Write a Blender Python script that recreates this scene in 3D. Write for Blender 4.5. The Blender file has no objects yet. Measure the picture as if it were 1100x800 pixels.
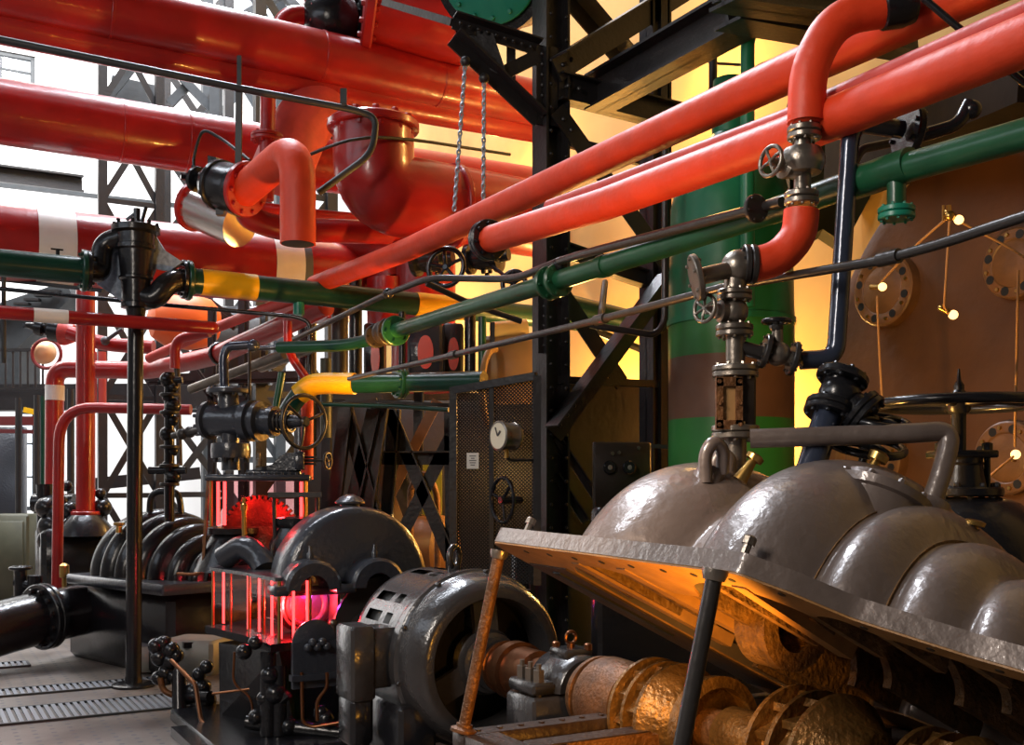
import bpy, math, random
from mathutils import Vector, Matrix
random.seed(7)
V = Vector
C = bpy.context.scene.collection
PI = math.pi
# ---------------------------------------------------------------- camera and measuring
F, HX, HY, EYE = 1150.0, 550.0, 525.0, 1.6
def at(x, y, d):                       # point that measures (x, y) in the photo at distance d
    return V(((x-HX)/F*d, d, EYE+(HY-y)/F*d))
cam = bpy.data.cameras.new('camera'); co = bpy.data.objects.new('camera', cam); C.objects.link(co)
co.location = (0, 0, EYE); co.rotation_euler = (PI/2, 0, 0)
cam.sensor_width = 36; cam.lens = F/1100*36; cam.shift_y = (HY-400)/1100
cam.clip_start = .05
bpy.context.scene.camera = co
E1 = V((.871, .491, 0)).normalized()   # across the hall
E2 = V((-.491, .871, 0)).normalized()  # down the hall
A = -E2                                # along the machine shafts, towards the viewer
Z = V((0, 0, 1))
def onplane(x, y, p0, n):
    o = V((0, 0, EYE)); d = V(((x-HX)/F, 1, (HY-y)/F))
    return o + d*((p0-o).dot(n)/d.dot(n))
# ---------------------------------------------------------------- mesh builder
def frame(ax):
    ax = ax.normalized()
    h = Z if abs(ax.z) < .9 else V((1, 0, 0))
    u = h.cross(ax).normalized(); w = ax.cross(u).normalized()
    return ax, u, w
class MB:
    def __init__(s): s.v = []; s.f = []
    def add(s, vs, fs):
        n = len(s.v); s.v += [V(p) for p in vs]; s.f += [tuple(i+n for i in f) for f in fs]; return s
    def lathe(s, o, ax, prof, seg=24, a0=0, a1=2*PI, ref=None):
        ax, u, w = frame(ax)
        if ref is not None:
            u = (ref-ax*ref.dot(ax)).normalized(); w = ax.cross(u)
        full = abs(a1-a0-2*PI) < 1e-6
        n = seg if full else seg+1
        vs = []; fs = []
        for t, r in prof:
            for k in range(n):
                a = a0+(a1-a0)*k/seg
                vs.append(o+ax*t+(u*math.cos(a)+w*math.sin(a))*max(r, 1e-5))
        m = len(prof)
        for i in range(m-1):
            for k in range(seg):
                k2 = (k+1) % n
                fs.append((i*n+k, i*n+k2, (i+1)*n+k2, (i+1)*n+k))
        if full:
            if prof[0][1] > 1e-4: fs.append(tuple(range(n))[::-1])
            if prof[-1][1] > 1e-4: fs.append(tuple((m-1)*n+k for k in range(n)))
        return s.add(vs, fs)
    def cyl(s, p0, p1, r, seg=16, r1=None):
        d = p1-p0
        return s.lathe(p0, d, [(0, r), (d.length, r if r1 is None else r1)], seg)
    def tube(s, pts, r, bend=0, seg=16, cap=True):
        pts = [V(p) for p in pts]; path = [pts[0]]
        for i in range(1, len(pts)-1):
            p, a, b = pts[i], pts[i-1]-pts[i], pts[i+1]-pts[i]
            if bend <= 0: path.append(p); continue
            t = min(bend, a.length*.48, b.length*.48)
            q0 = p+a.normalized()*t; q1 = p+b.normalized()*t
            for k in range(9):
                x = k/8; path.append(q0*(1-x)**2+p*2*x*(1-x)+q1*x*x)
        path.append(pts[-1])
        vs = []; fs = []; u = None; n = len(path)
        for i, p in enumerate(path):
            t = (path[min(i+1, n-1)]-path[max(i-1, 0)]).normalized()
            if u is None: _, u, w = frame(t)
            u = (u-t*u.dot(t)).normalized(); w = t.cross(u)
            rr = r[min(i, len(r)-1)] if isinstance(r, (list, tuple)) else r
            for k in range(seg):
                a = 2*PI*k/seg; vs.append(p+(u*math.cos(a)+w*math.sin(a))*rr)
        for i in range(n-1):
            for k in range(seg):
                k2 = (k+1) % seg
                fs.append((i*seg+k, i*seg+k2, (i+1)*seg+k2, (i+1)*seg+k))
        if cap:
            fs.append(tuple(range(seg))[::-1]); fs.append(tuple((n-1)*seg+k for k in range(seg)))
        return s.add(vs, fs)
    def box(s, c, hx, hy, hz, ux=None, uy=None, uz=None, bev=0):
        ux = ux or V((1, 0, 0)); uy = uy or V((0, 1, 0)); uz = uz or Z
        if bev > 0:
            b = bev; pts = []
            prof = [(-hx+b, -hy), (hx-b, -hy), (hx, -hy+b), (hx, hy-b), (hx-b, hy), (-hx+b, hy), (-hx, hy-b), (-hx, -hy+b)]
            prin = [(x-math.copysign(b, x)*.7, y-math.copysign(b, y)*.7) for x, y in prof]
            rings = [(prin, -hz), (prof, -hz+b), (prof, hz-b), (prin, hz)]
            for pr, z in rings: pts += [c+ux*x+uy*y+uz*z for x, y in pr]
            fs = [tuple(range(8))[::-1], tuple(range(24, 32))]
            for i in range(3):
                for k in range(8): fs.append((i*8+k, i*8+(k+1) % 8, i*8+8+(k+1) % 8, i*8+8+k))
            return s.add(pts, fs)
        vs = [c+ux*(hx*a)+uy*(hy*b)+uz*(hz*d) for d in (-1, 1) for b in (-1, 1) for a in (-1, 1)]
        return s.add(vs, [(0, 2, 3, 1), (4, 5, 7, 6), (0, 1, 5, 4), (2, 6, 7, 3), (0, 4, 6, 2), (1, 3, 7, 5)])
    def bar(s, p0, p1, w, h, up=None):
        ax = (p1-p0); L = ax.length; ax = ax.normalized(); up = up or Z
        if abs(ax.dot(up)) > .95: up = V((1, 0, 0)) if abs(ax.x) < .9 else V((0, 1, 0))
        sd = ax.cross(up).normalized(); u2 = sd.cross(ax)
        return s.box((p0+p1)/2, L/2, w/2, h/2, ax, sd, u2)
    def ibeam(s, p0, p1, w, h, t, up=None):
        ax = (p1-p0).normalized(); up = up or Z
        if abs(ax.dot(up)) > .95: up = V((1, 0, 0))
        sd = ax.cross(up).normalized(); u2 = sd.cross(ax)
        s.bar(p0, p1, t, h, up); o = u2*(h/2-t/2)
        s.bar(p0+o, p1+o, w, t, up); s.bar(p0-o, p1-o, w, t, up); return s
    def angle(s, p0, p1, w, t, up=None, flip=1):
        ax = (p1-p0).normalized(); up = up or Z
        if abs(ax.dot(up)) > .95: up = V((1, 0, 0))
        sd = ax.cross(up).normalized(); u2 = sd.cross(ax)
        s.bar(p0, p1, t, w, up)
        o = sd*(w/2*flip)+u2*(w/2-t/2)
        s.bar(p0+o, p1+o, w, t, up); return s
    def torus(s, o, ax, R, r, seg=32, rs=8, a0=0, a1=2*PI, ref=None):
        ax, u, w = frame(ax)
        if ref is not None: u = (ref-ax*ref.dot(ax)).normalized(); w = ax.cross(u)
        full = abs(a1-a0-2*PI) < 1e-6; n = seg if full else seg+1
        vs = []; fs = []
        for i in range(n):
            a = a0+(a1-a0)*i/seg; d = u*math.cos(a)+w*math.sin(a)
            for k in range(rs):
                b = 2*PI*k/rs; vs.append(o+d*(R+r*math.cos(b))+ax*(r*math.sin(b)))
        for i in range(seg):
            i2 = (i+1) % n
            for k in range(rs):
                k2 = (k+1) % rs; fs.append((i*rs+k, i2*rs+k, i2*rs+k2, i*rs+k2))
        if not full: fs += [tuple(range(rs))[::-1], tuple((n-1)*rs+k for k in range(rs))]
        return s.add(vs, fs)
    def ball(s, o, r, ax=Z, sx=1, seg=20, rings=12):
        prof = [(-r*sx*math.cos(PI*i/rings), r*math.sin(PI*i/rings)) for i in range(rings+1)]
        return s.lathe(o, ax, prof, seg)
    def bolts(s, o, ax, R, n, r, h, a0=.2):
        ax, u, w = frame(ax)
        for k in range(n):
            a = a0+2*PI*k/n; p = o+(u*math.cos(a)+w*math.sin(a))*R
            s.lathe(p, ax, [(0, r), (h*.8, r), (h, r*.8)], 6)
        return s
    def disc(s, o, ax, R, t, n=8, br=None, seg=32, both=True):   # flange with its bolts
        b = t*.18; ax = ax.normalized()
        s.lathe(o-ax*(t/2), ax, [(0, R-b), (b, R), (t-b, R), (t, R-b)], seg)
        br = br or R*.085
        if n:
            s.bolts(o+ax*(t/2), ax, R*.82, n, br, br*1.3)
            if both: s.bolts(o-ax*(t/2), -ax, R*.82, n, br, br*1.3)
        return s
    def pair(s, o, ax, R, t, n=8, seg=32):                        # two flanges bolted face to face
        ax = ax.normalized()
        s.disc(o-ax*(t*.55), ax, R, t, 0, seg=seg); s.disc(o+ax*(t*.55), ax, R, t, 0, seg=seg)
        s.bolts(o+ax*(t*1.05), ax, R*.8, n, R*.09, R*.13); s.bolts(o-ax*(t*1.05), -ax, R*.8, n, R*.09, R*.13); return s
    def prism(s, pts, off):
        n = len(pts); vs = list(pts)+[p+off for p in pts]
        fs = [tuple(range(n))[::-1], tuple(range(n, 2*n))]
        fs += [(i, (i+1) % n, n+(i+1) % n, n+i) for i in range(n)]
        return s.add(vs, fs)
    def wheel(s, o, ax, R, r, spokes=4, hub=None, dish=0, curve=False):
        ax, u, w = frame(ax); hub = hub or R*.18
        s.torus(o, ax, R, r, 40, 10)
        c = o-ax*dish
        s.lathe(c-ax*(hub*.8), ax, [(0, hub*.8), (hub*.3, hub), (hub*1.3, hub), (hub*1.6, hub*.7)], 14)
        for k in range(spokes):
            a = 2*PI*k/spokes+.4; d = u*math.cos(a)+w*math.sin(a)
            m = c+d*(R*.55)+ax*(r*.8 if not curve else R*.06)
            s.tube([c, m, o+d*R], r*.75, R*.2, 8)
        return s
def mesh(name, mb, mat, org, sharp=38):
    me = bpy.data.meshes.new(name)
    me.from_pydata([tuple(p-org) for p in mb.v], [], mb.f)
    me.validate(); me.update()
    import bmesh
    bm = bmesh.new(); bm.from_mesh(me); bmesh.ops.recalc_face_normals(bm, faces=bm.faces); bm.to_mesh(me); bm.free()
    me.polygons.foreach_set('use_smooth', [True]*len(me.polygons))
    me.set_sharp_from_angle(angle=math.radians(sharp))
    me.materials.append(mat); return me
def wloc(o):
    p = V((0, 0, 0))
    while o is not None: p = p+o.location; o = o.parent
    return p
def part(name, mb, mat, parent, label=None, kind=None, sharp=38):
    o = bpy.data.objects.new(name, mesh(name, mb, mat, wloc(parent), sharp)); C.objects.link(o); o.parent = parent
    if label: o['label'] = label
    if kind: o['kind'] = kind
    return o
def root(name, label, cat, loc, group=None):
    o = bpy.data.objects.new(name, None); C.objects.link(o); o.location = loc; o.empty_display_size = .1
    o['label'] = label; o['category'] = cat
    if group: o['group'] = group
    return o
def thing(name, mb, mat, label, cat, group=None, org=None, kind=None, sharp=38):
    org = org if org is not None else mb.v[0].copy()
    o = bpy.data.objects.new(name, mesh(name, mb, mat, org, sharp)); C.objects.link(o); o.location = org
    o['label'] = label; o['category'] = cat
    if group: o['group'] = group
    if kind: o['kind'] = kind
    return o
def struct(name, mb, mat, label=None):
    o = bpy.data.objects.new(name, mesh(name, mb, mat, V((0, 0, 0)))); C.objects.link(o); o['kind'] = 'structure'
    if label: o['label'] = label
    return o
# ---------------------------------------------------------------- materials
def mat(name, col, rough=.4, metal=0, bump=0, bscale=40, var=0, vscale=6, col2=None, coat=0, spec=.5, detail=4, v0=.35, v1=.65, stretch=None):
    m = bpy.data.materials.new(name); m.use_nodes = True; nt = m.node_tree; b = nt.nodes['Principled BSDF']
    b.inputs['Base Color'].default_value = (*col, 1); b.inputs['Roughness'].default_value = rough
    b.inputs['Metallic'].default_value = metal; b.inputs['Coat Weight'].default_value = coat
    b.inputs['Coat Roughness'].default_value = .09; b.inputs['Specular IOR Level'].default_value = spec
    tc = nt.nodes.new('ShaderNodeTexCoord'); src = tc.outputs['Object']
    if stretch:
        mp = nt.nodes.new('ShaderNodeMapping'); mp.inputs['Scale'].default_value = stretch
        nt.links.new(src, mp.inputs['Vector']); src = mp.outputs['Vector']
    if var or col2:
        n = nt.nodes.new('ShaderNodeTexNoise'); n.inputs['Scale'].default_value = vscale; n.inputs['Detail'].default_value = detail
        nt.links.new(src, n.inputs['Vector'])
        r = nt.nodes.new('ShaderNodeValToRGB'); r.color_ramp.elements[0].position = v0; r.color_ramp.elements[1].position = v1
        c2 = col2 or tuple(c*(1-var) for c in col)
        r.color_ramp.elements[0].color = (*c2, 1); r.color_ramp.elements[1].color = (*col, 1)
        nt.links.new(n.outputs['Fac'], r.inputs['Fac']); nt.links.new(r.outputs['Color'], b.inputs['Base Color'])
    if bump:
        n2 = nt.nodes.new('ShaderNodeTexNoise'); n2.inputs['Scale'].default_value = bscale; n2.inputs['Detail'].default_value = 3
        nt.links.new(src, n2.inputs['Vector'])
        bp = nt.nodes.new('ShaderNodeBump'); bp.inputs['Strength'].default_value = bump; bp.inputs['Distance'].default_value = .01
        nt.links.new(n2.outputs['Fac'], bp.inputs['Height']); nt.links.new(bp.outputs['Normal'], b.inputs['Normal'])
        if coat: nt.links.new(bp.outputs['Normal'], b.inputs['Coat Normal'])
    return m
def glass(name, col=(1, 1, 1), rough=.03):
    m = bpy.data.materials.new(name); m.use_nodes = True; nt = m.node_tree
    for n in list(nt.nodes): nt.nodes.remove(n)
    out = nt.nodes.new('ShaderNodeOutputMaterial'); mx = nt.nodes.new('ShaderNodeMixShader')
    tr = nt.nodes.new('ShaderNodeBsdfTransparent'); tr.inputs['Color'].default_value = (*col, 1)
    gl = nt.nodes.new('ShaderNodeBsdfGlossy'); gl.inputs['Roughness'].default_value = rough
    lw = nt.nodes.new('ShaderNodeLayerWeight'); lw.inputs['Blend'].default_value = .5
    pw = nt.nodes.new('ShaderNodeMath'); pw.operation = 'POWER'; pw.inputs[1].default_value = 4; nt.links.new(lw.outputs['Facing'], pw.inputs[0])
    fr = nt.nodes.new('ShaderNodeMath'); fr.operation = 'MULTIPLY_ADD'; fr.inputs[1].default_value = .5; fr.inputs[2].default_value = .03; nt.links.new(pw.outputs[0], fr.inputs[0])
    nt.links.new(fr.outputs[0], mx.inputs[0]); nt.links.new(tr.outputs[0], mx.inputs[1]); nt.links.new(gl.outputs[0], mx.inputs[2])
    nt.links.new(mx.outputs[0], out.inputs[0]); return m
def emit(name, col, s):
    m = bpy.data.materials.new(name); m.use_nodes = True; b = m.node_tree.nodes['Principled BSDF']
    b.inputs['Base Color'].default_value = (*col, 1)
    b.inputs['Emission Color'].default_value = (*col, 1); b.inputs['Emission Strength'].default_value = s; return m
RED = mat('red_paint', (.38, .011, .010), .33, coat=.25, bump=.35, bscale=9, var=.25, vscale=3)
REDL = mat('red_lagging_paint', (.75, .052, .010), .5, bump=.5, bscale=14, var=.18, vscale=5)
PINK = mat('faded_red_paint', (.60, .075, .06), .5, bump=.4, bscale=16, var=.2)
GREEN = mat('dark_green_paint', (.006, .05, .032), .28, bump=.2, bscale=12, var=.3)
GREEN2 = mat('pipe_green_paint', (.012, .085, .036), .3, bump=.2, bscale=14, var=.3)
TGREEN = mat('tank_green_paint', (.012, .16, .075), .34, bump=.25, bscale=6, var=.3, vscale=3)
TGREEN2 = mat('tank_grass_green_paint', (.02, .16, .03), .38, bump=.25, bscale=6, var=.2, vscale=3)
TBROWN = mat('tank_brown_paint', (.12, .06, .035), .4, bump=.3, bscale=8, var=.3, vscale=3)
TEAL = mat('teal_green_paint', (.010, .20, .125), .35, bump=.2, bscale=10)
YELLOW = mat('yellow_paint', (.86, .46, .005), .4, bump=.15, bscale=12, var=.12)
WHITE = mat('white_band_paint', (.80, .76, .73), .5, bump=.15, bscale=12, var=.1)
GREY = mat('grey_band_paint', (.09, .10, .115), .5)
BLACK = mat('black_enamel', (.010, .010, .012), .24, bump=.25, bscale=22)
FRAME = mat('black_steel_paint', (.016, .014, .015), .42, bump=.3, bscale=30, var=.3)
GFRAME = mat('grey_steel_paint', (.035, .04, .045), .5, bump=.2, bscale=20, var=.3)
IRON = mat('grey_cast_iron_paint', (.15, .115, .10), .38, metal=.2, bump=.35, bscale=28, var=.2, vscale=4, coat=.6)
MOTOR = mat('dark_grey_motor_paint', (.036, .034, .035), .27, metal=.1, bump=.3, bscale=30, coat=.4)
SLATE = mat('slate_grey_paint', (.032, .036, .047), .3, bump=.45, bscale=30, coat=.5)
STEEL = mat('worn_steel', (.30, .26, .22), .34, metal=.85, bump=.25, bscale=40, var=.35, vscale=9)
BSTEEL = mat('bright_steel', (.55, .56, .58), .22, metal=1)
DSTEEL = mat('dark_pipe_steel', (.055, .05, .048), .3, metal=.5, bump=.2, bscale=30)
BLUEST = mat('blued_steel_paint', (.035, .045, .075), .2, metal=.3, bump=.15, bscale=20, coat=.5)
BRONZE = mat('bronze_casting', (.26, .13, .035), .38, metal=.6, bump=.8, bscale=45, var=.5, vscale=12)
RUST = mat('rusty_bronze', (.20, .085, .03), .5, metal=.4, bump=.7, bscale=60, var=.5, vscale=14)
COPPER = mat('copper_pipe', (.22, .09, .04), .3, metal=.9, bump=.1)
BRASS = mat('brass', (.55, .34, .10), .28, metal=.95, var=.2)
DRUM = mat('brown_drum_paint', (.135, .056, .016), .5, bump=.35, bscale=14, var=.35, vscale=2.2)
DISC = mat('drum_flange_brown', (.21, .10, .035), .42, bump=.3, bscale=30, var=.3, vscale=8)
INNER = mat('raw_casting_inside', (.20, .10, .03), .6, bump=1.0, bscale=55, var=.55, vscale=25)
BOXG = mat('beige_grey_box_paint', (.20, .19, .16), .5, var=.15)
OLIVE = mat('olive_grey_paint', (.06, .06, .035), .5, var=.2)
DARKBOX = mat('dark_brown_panel_paint', (.022, .015, .011), .45, bump=.2, bscale=20, var=.2)
TAN = mat('tan_vessel_paint', (.34, .19, .07), .5, bump=.2, bscale=8, var=.2)
CREAM = mat('cream_paint', (.7, .5, .2), .5)
DIAL = mat('dial_face', (.75, .68, .52), .4)
CHAIN = mat('galvanised_chain', (.36, .40, .47), .4, metal=.5)
ALU = mat('aluminium_cladding', (.62, .60, .58), .25, metal=.9, bump=.1, bscale=8)
WIRE = mat('wire_insulation', (.32, .17, .06), .5)
CABLE = mat('black_cable_rubber', (.012, .012, .012), .5)
CARD = mat('white_notice_card', (.7, .66, .6), .5)
INK = mat('notice_ink', (.08, .07, .07), .6)
LENSR = mat('red_oval_window', (.65, .05, .02), .25, coat=.5)
GLASS = glass('clear_glass', (.92, .93, .95))
RGLASS = glass('rose_glass', (.90, .62, .62))
BULB = emit('lit_bulb', (1, .58, .2), 3)
LAMPW = emit('tube_white', (1, .95, .85), 12)
# ================================================================ the hall
def H(a, b, z=0): return E1*a+E2*b+Z*z
def floor_mat():
    m = mat('floor_plates', (.30, .24, .20), .5, bump=.1, bscale=30); nt = m.node_tree; b = nt.nodes['Principled BSDF']; L = nt.links.new
    N = nt.nodes.new
    tc = N('ShaderNodeTexCoord'); mp = N('ShaderNodeMapping'); mp.inputs['Rotation'].default_value = (0, 0, -math.atan2(E1.y, E1.x))
    L(tc.outputs['Object'], mp.inputs['Vector'])
    sc = N('ShaderNodeVectorMath'); sc.operation = 'SCALE'; sc.inputs['Scale'].default_value = 9.0; L(mp.outputs[0], sc.inputs[0])
    fr = N('ShaderNodeVectorMath'); fr.operation = 'FRACTION'; L(sc.outputs[0], fr.inputs[0])
    sb = N('ShaderNodeVectorMath'); sb.operation = 'SUBTRACT'; sb.inputs[1].default_value = (.5, .5, 0); L(fr.outputs[0], sb.inputs[0])
    ml = N('ShaderNodeVectorMath'); ml.operation = 'MULTIPLY'; ml.inputs[1].default_value = (1, 1, 0); L(sb.outputs[0], ml.inputs[0])
    ln = N('ShaderNodeVectorMath'); ln.operation = 'LENGTH'; L(ml.outputs[0], ln.inputs[0])
    lt = N('ShaderNodeMath'); lt.operation = 'LESS_THAN'; lt.inputs[1].default_value = .16; L(ln.outputs['Value'], lt.inputs[0])
    no = N('ShaderNodeTexNoise'); no.inputs['Scale'].default_value = 1.3; no.inputs['Detail'].default_value = 6; L(tc.outputs['Object'], no.inputs['Vector'])
    cr = N('ShaderNodeValToRGB'); cr.color_ramp.elements[0].position = .35; cr.color_ramp.elements[1].position = .7
    cr.color_ramp.elements[0].color = (.085, .062, .052, 1); cr.color_ramp.elements[1].color = (.21, .18, .155, 1); L(no.outputs['Fac'], cr.inputs['Fac'])
    mx = N('ShaderNodeMixRGB'); mx.inputs['Color2'].default_value = (.035, .04, .06, 1); L(cr.outputs[0], mx.inputs['Color1'])
    fm = N('ShaderNodeMath'); fm.operation = 'MULTIPLY'; fm.inputs[1].default_value = .8; L(lt.outputs[0], fm.inputs[0]); L(fm.outputs[0], mx.inputs['Fac'])
    L(mx.outputs[0], b.inputs['Base Color']); return m
FLOOR = floor_mat()
WALLW = mat('white_plaster', (.86, .86, .86), .8, bump=.15, bscale=6, var=.05, vscale=1)
WALLY = mat('ochre_plaster', (.78, .47, .14), .8, bump=.3, bscale=5, var=.3, vscale=.8)
CEIL = mat('dark_roof_boards', (.05, .045, .04), .8)
struct('floor', MB().add([H(-9, -6), H(13, -6), H(13, 26), H(-9, 26), H(-9, -6, -.3), H(13, -6, -.3), H(13, 26, -.3), H(-9, 26, -.3)],
       [(0, 1, 2, 3), (7, 6, 5, 4), (0, 4, 5, 1), (1, 5, 6, 2), (2, 6, 7, 3), (3, 7, 4, 0)]), FLOOR)
struct('ceiling', MB().box(H(2, 10, 14.6), 11.2, 16.2, .1, E1, E2), CEIL)
def holed_wall(name, o, ex, W, Ht, th, holes, m):
    n = ex.cross(Z)
    xs = sorted({0, W, *[h[0] for h in holes], *[h[1] for h in holes]}); zs = sorted({0, Ht, *[h[2] for h in holes], *[h[3] for h in holes]})
    mb = MB()
    for i in range(len(xs)-1):
        for k in range(len(zs)-1):
            cx, cz = (xs[i]+xs[i+1])/2, (zs[k]+zs[k+1])/2
            if any(h[0] < cx < h[1] and h[2] < cz < h[3] for h in holes): continue
            mb.box(o+ex*cx+Z*cz-n*(th/2), (xs[i+1]-xs[i])/2, th/2, (zs[k+1]-zs[k])/2, ex, n)
    return struct(name, mb, m)
BW = H(-9, 24.3)
def bw(x, y):                       # back wall measure: along, up
    p = onplane(x, y, BW, E2); return (p-BW).dot(E1), p.z
holes = []
for (x0, y0, x1, y1) in ((-190, 30, -110, 95), (-75, 40, 38, 96), (236, -60, 345, 38), (20, 440, 52, 548)):
    a0, z1 = bw(x0, y0); a1, z0 = bw(x1, y1); holes.append((a0, a1, max(z0, .05), min(z1, 14)))
holed_wall('wall_back', BW, E1, 22, 14.5, .3, holes, WALLW)
for i, (a0, a1, z0, z1) in enumerate(holes):
    c = BW+E1*((a0+a1)/2)+Z*((z0+z1)/2)+E2*.1; w, h = (a1-a0)/2, (z1-z0)/2
    f = MB(); 
    for s in (-1, 1):
        f.box(c+E1*(s*(w-.04)), .04, .05, h, E1, E2); f.box(c+Z*(s*(h-.04)), w, .05, .04, E1, E2)
    nx, nz = max(2, round(2*w/.75)), max(2, round(2*h/.6))
    for k in range(1, nx): f.box(c+E1*(-w+2*w*k/nx), .018, .03, h, E1, E2)
    for k in range(1, nz): f.box(c+Z*(-h+2*h*k/nz), w, .03, .018, E1, E2)
    fr = struct('window_%d' % (i+1), f, GFRAME)
    g = bpy.data.objects.new('pane', mesh('pane', MB().box(c, w, .006, h, E1, E2), GLASS, V((0, 0, 0)))); C.objects.link(g); g.parent = fr
struct('wall_left', MB().box(H(-8.6, 10, 7.25), .15, 16, 7.25, E1, E2), mat('grey_brick_wall', (.16, .15, .14), .8, bump=.2, bscale=8, var=.3))
struct('wall_front', MB().box(H(2, -5.8, 7.25), 11, .15, 7.25, E1, E2), CEIL)
struct('wall_right', MB().box(H(6.35, 4.6, 7.25), .15, 10.6, 7.25, E1, E2), WALLY)
struct('wall_bay', MB().box(H(12.8, 20, 7.25), .15, 6, 7.25, E1, E2), WALLW)
# floor gratings let in between the plates
for k, (b0, b1, a0, a1, lab) in enumerate(((10.54, 10.82, -2.5, .95, 'short slotted steel floor grating beside the fat black suction pipe'),
                                   (9.08, 9.38, -2.5, 2.1, 'narrow slotted steel floor grating passing behind the black pole foot'),
                                   (7.99, 8.55, -2.5, 1.85, 'widest slotted steel floor grating, running towards the small beige box'))):
    t = root('floor_grating', lab, 'grating', H((a0+a1)/2, (b0+b1)/2, 0), 'floor gratings')
    f = MB()
    for b in (b0, b1): f.box(H((a0+a1)/2, b, .004), (a1-a0)/2, .012, .012, E1, E2)
    for a in (a0, a1): f.box(H(a, (b0+b1)/2, .004), .012, (b1-b0)/2, .012, E1, E2)
    part('frame', f, GFRAME, t)
    s = MB(); n = int((a1-a0)/.05)
    for i in range(n): s.box(H(a0+.025+i*.05, (b0+b1)/2, .006), .014, (b1-b0)/2-.012, .009, E1, E2)
    part('slats', s, mat('grating_steel', (.26, .28, .32), .4, metal=.5), t)
# ---------------------------------------------------------------- light
def area(name, loc, to, sx, sy, power, col, spread=None):
    l = bpy.data.lights.new(name, 'AREA'); l.shape = 'RECTANGLE'; l.size = sx; l.size_y = sy; l.energy = power; l.color = col
    if spread: l.spread = spread
    o = bpy.data.objects.new(name, l); C.objects.link(o); o.location = loc
    o.rotation_euler = (V(to)-V(loc)).to_track_quat('-Z', 'Y').to_euler(); return o
def spot(name, loc, to, power, col, ang=70, blend=.5, rad=.08):
    l = bpy.data.lights.new(name, 'SPOT'); l.energy = power; l.color = col; l.spot_size = math.radians(ang); l.spot_blend = blend; l.shadow_soft_size = rad
    o = bpy.data.objects.new(name, l); C.objects.link(o); o.location = loc
    o.rotation_euler = (V(to)-V(loc)).to_track_quat('-Z', 'Y').to_euler(); return o
def point(name, loc, power, col, rad=.05):
    l = bpy.data.lights.new(name, 'POINT'); l.energy = power; l.color = col; l.shadow_soft_size = rad
    o = bpy.data.objects.new(name, l); C.objects.link(o); o.location = loc; return o
COOL = (.78, .87, 1.0); WARM = (1.0, .50, .10); WARM2 = (1, .56, .15)
area('daylight_left', (-7.4, 3.0, 6.0), (0, 8, 2.5), 7, 2.2, 110, COOL)
area('skylight', (-3.6, 15.0, 13.9), (-3.4, 14.0, 0), 1.0, 8, 2900, (.86, .91, 1.0))
area('skylight', (-6.2, 9.0, 13.9), (-5.5, 9.0, 0), 1.5, 6, 750, (.86, .91, 1.0))
area('lid_fill', (-3.2, .4, 4.4), (.6, 3.4, 1.4), .7, 2.4, 210, (1, .90, .80))  # unseen warm fill for the lid's left side, not a window
area('back_wall_wash', H(-2, 18, 12.5), H(-2, 24.3, 4.5), 9, 3, 3600, (1, .99, .97))  # unseen wash added to bleach the back wall white
for i, (a, b, z, p) in enumerate(((5.75, 6.7, 2.0, 150), (5.7, 8.6, 2.3, 190), (5.6, 7.2, 5.2, 80), (5.6, 10.4, 5.0, 80), (5.6, 12.5, 3.6, 70))):
    point('wall_wash_lamp', H(a, b, z), p, WARM2, .12)
spot('bulge_fill_spot', (-1.7, 2.3, 3.3), (.48, 3.75, 1.5), 430, (1, .76, .56), 24, .9, .10)  # unseen narrow spot added to brighten the first bulge
spot('drum_lamp', (1.15, 4.55, 1.55), (2.75, 5.7, 2.2), 120, (1, .50, .11), 120, .6, .04)
spot('overhead_pipe_lamp', (-.8, 7.1, 1.9), (-2.0, 9.3, 4.5), 170, (1, .46, .09), 62, .5, .05)
spot('long_pipe_lamp', (.1, 4.6, 1.75), (.9, 4.5, 3.3), 48, (1, .45, .11), 120, .7, .08)
w = bpy.data.worlds.new('world'); bpy.context.scene.world = w; w.use_nodes = True
w.node_tree.nodes['Background'].inputs[0].default_value = (.95, .98, 1, 1); w.node_tree.nodes['Background'].inputs[1].default_value = 2.2
vs = bpy.context.scene.view_settings; vs.view_transform = 'Standard'; vs.look = 'None'; vs.gamma = 1; vs.exposure = 0; vs.use_curve_mapping = False
bpy.context.scene.cycles.use_denoising = True; bpy.context.scene.cycles.max_bounces = 6
# ================================================================ the opened pump in front
O = at(525, 580, 3.95)
pa, pb = .45, .229                                       # tilt of the lifted lid
N = V((pa, pb, 1)).normalized()
U = (A-N*A.dot(N)).normalized(); W_ = U.cross(N)*-1
if W_.dot(E1) < 0: W_ = -W_
VV = W_.normalized()
WID = .76; SV = 1.08; SH = 1.0
def L(u, v, h=0): return O+U*u+VV*v+N*h
LOBES = [(.54, .625, .30), (1.17, .63, .25), (1.465, .50, .125), (1.63, .405, .125), (1.79, .32, .10), (1.93, .25, .09), (2.07, .20, .09)]
TW = .10
def Rad(u):
    pts = [(.2, .20), (.42, .45), (1.0, .50), (1.2, .50), (1.37, .44), (1.55, .33), (1.71, .25), (1.87, .18), (2.3, .1)]
    base = .1
    for (u0, a), (u1, b) in zip(pts, pts[1:]):
        if u0 <= u <= u1: base = a+(b-a)*(u-u0)/(u1-u0)
    best = base
    for c, r, w in LOBES:
        x = abs(u-c)/w
        if x < 1: best = max(best, r-(r*.42)*(1-math.sqrt(max(0, 1-x**2.2))))
    return max(best, .02)
def smooth(f, u):
    return (f(u-.012)+f(u)*2+f(u+.012))/4
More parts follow.
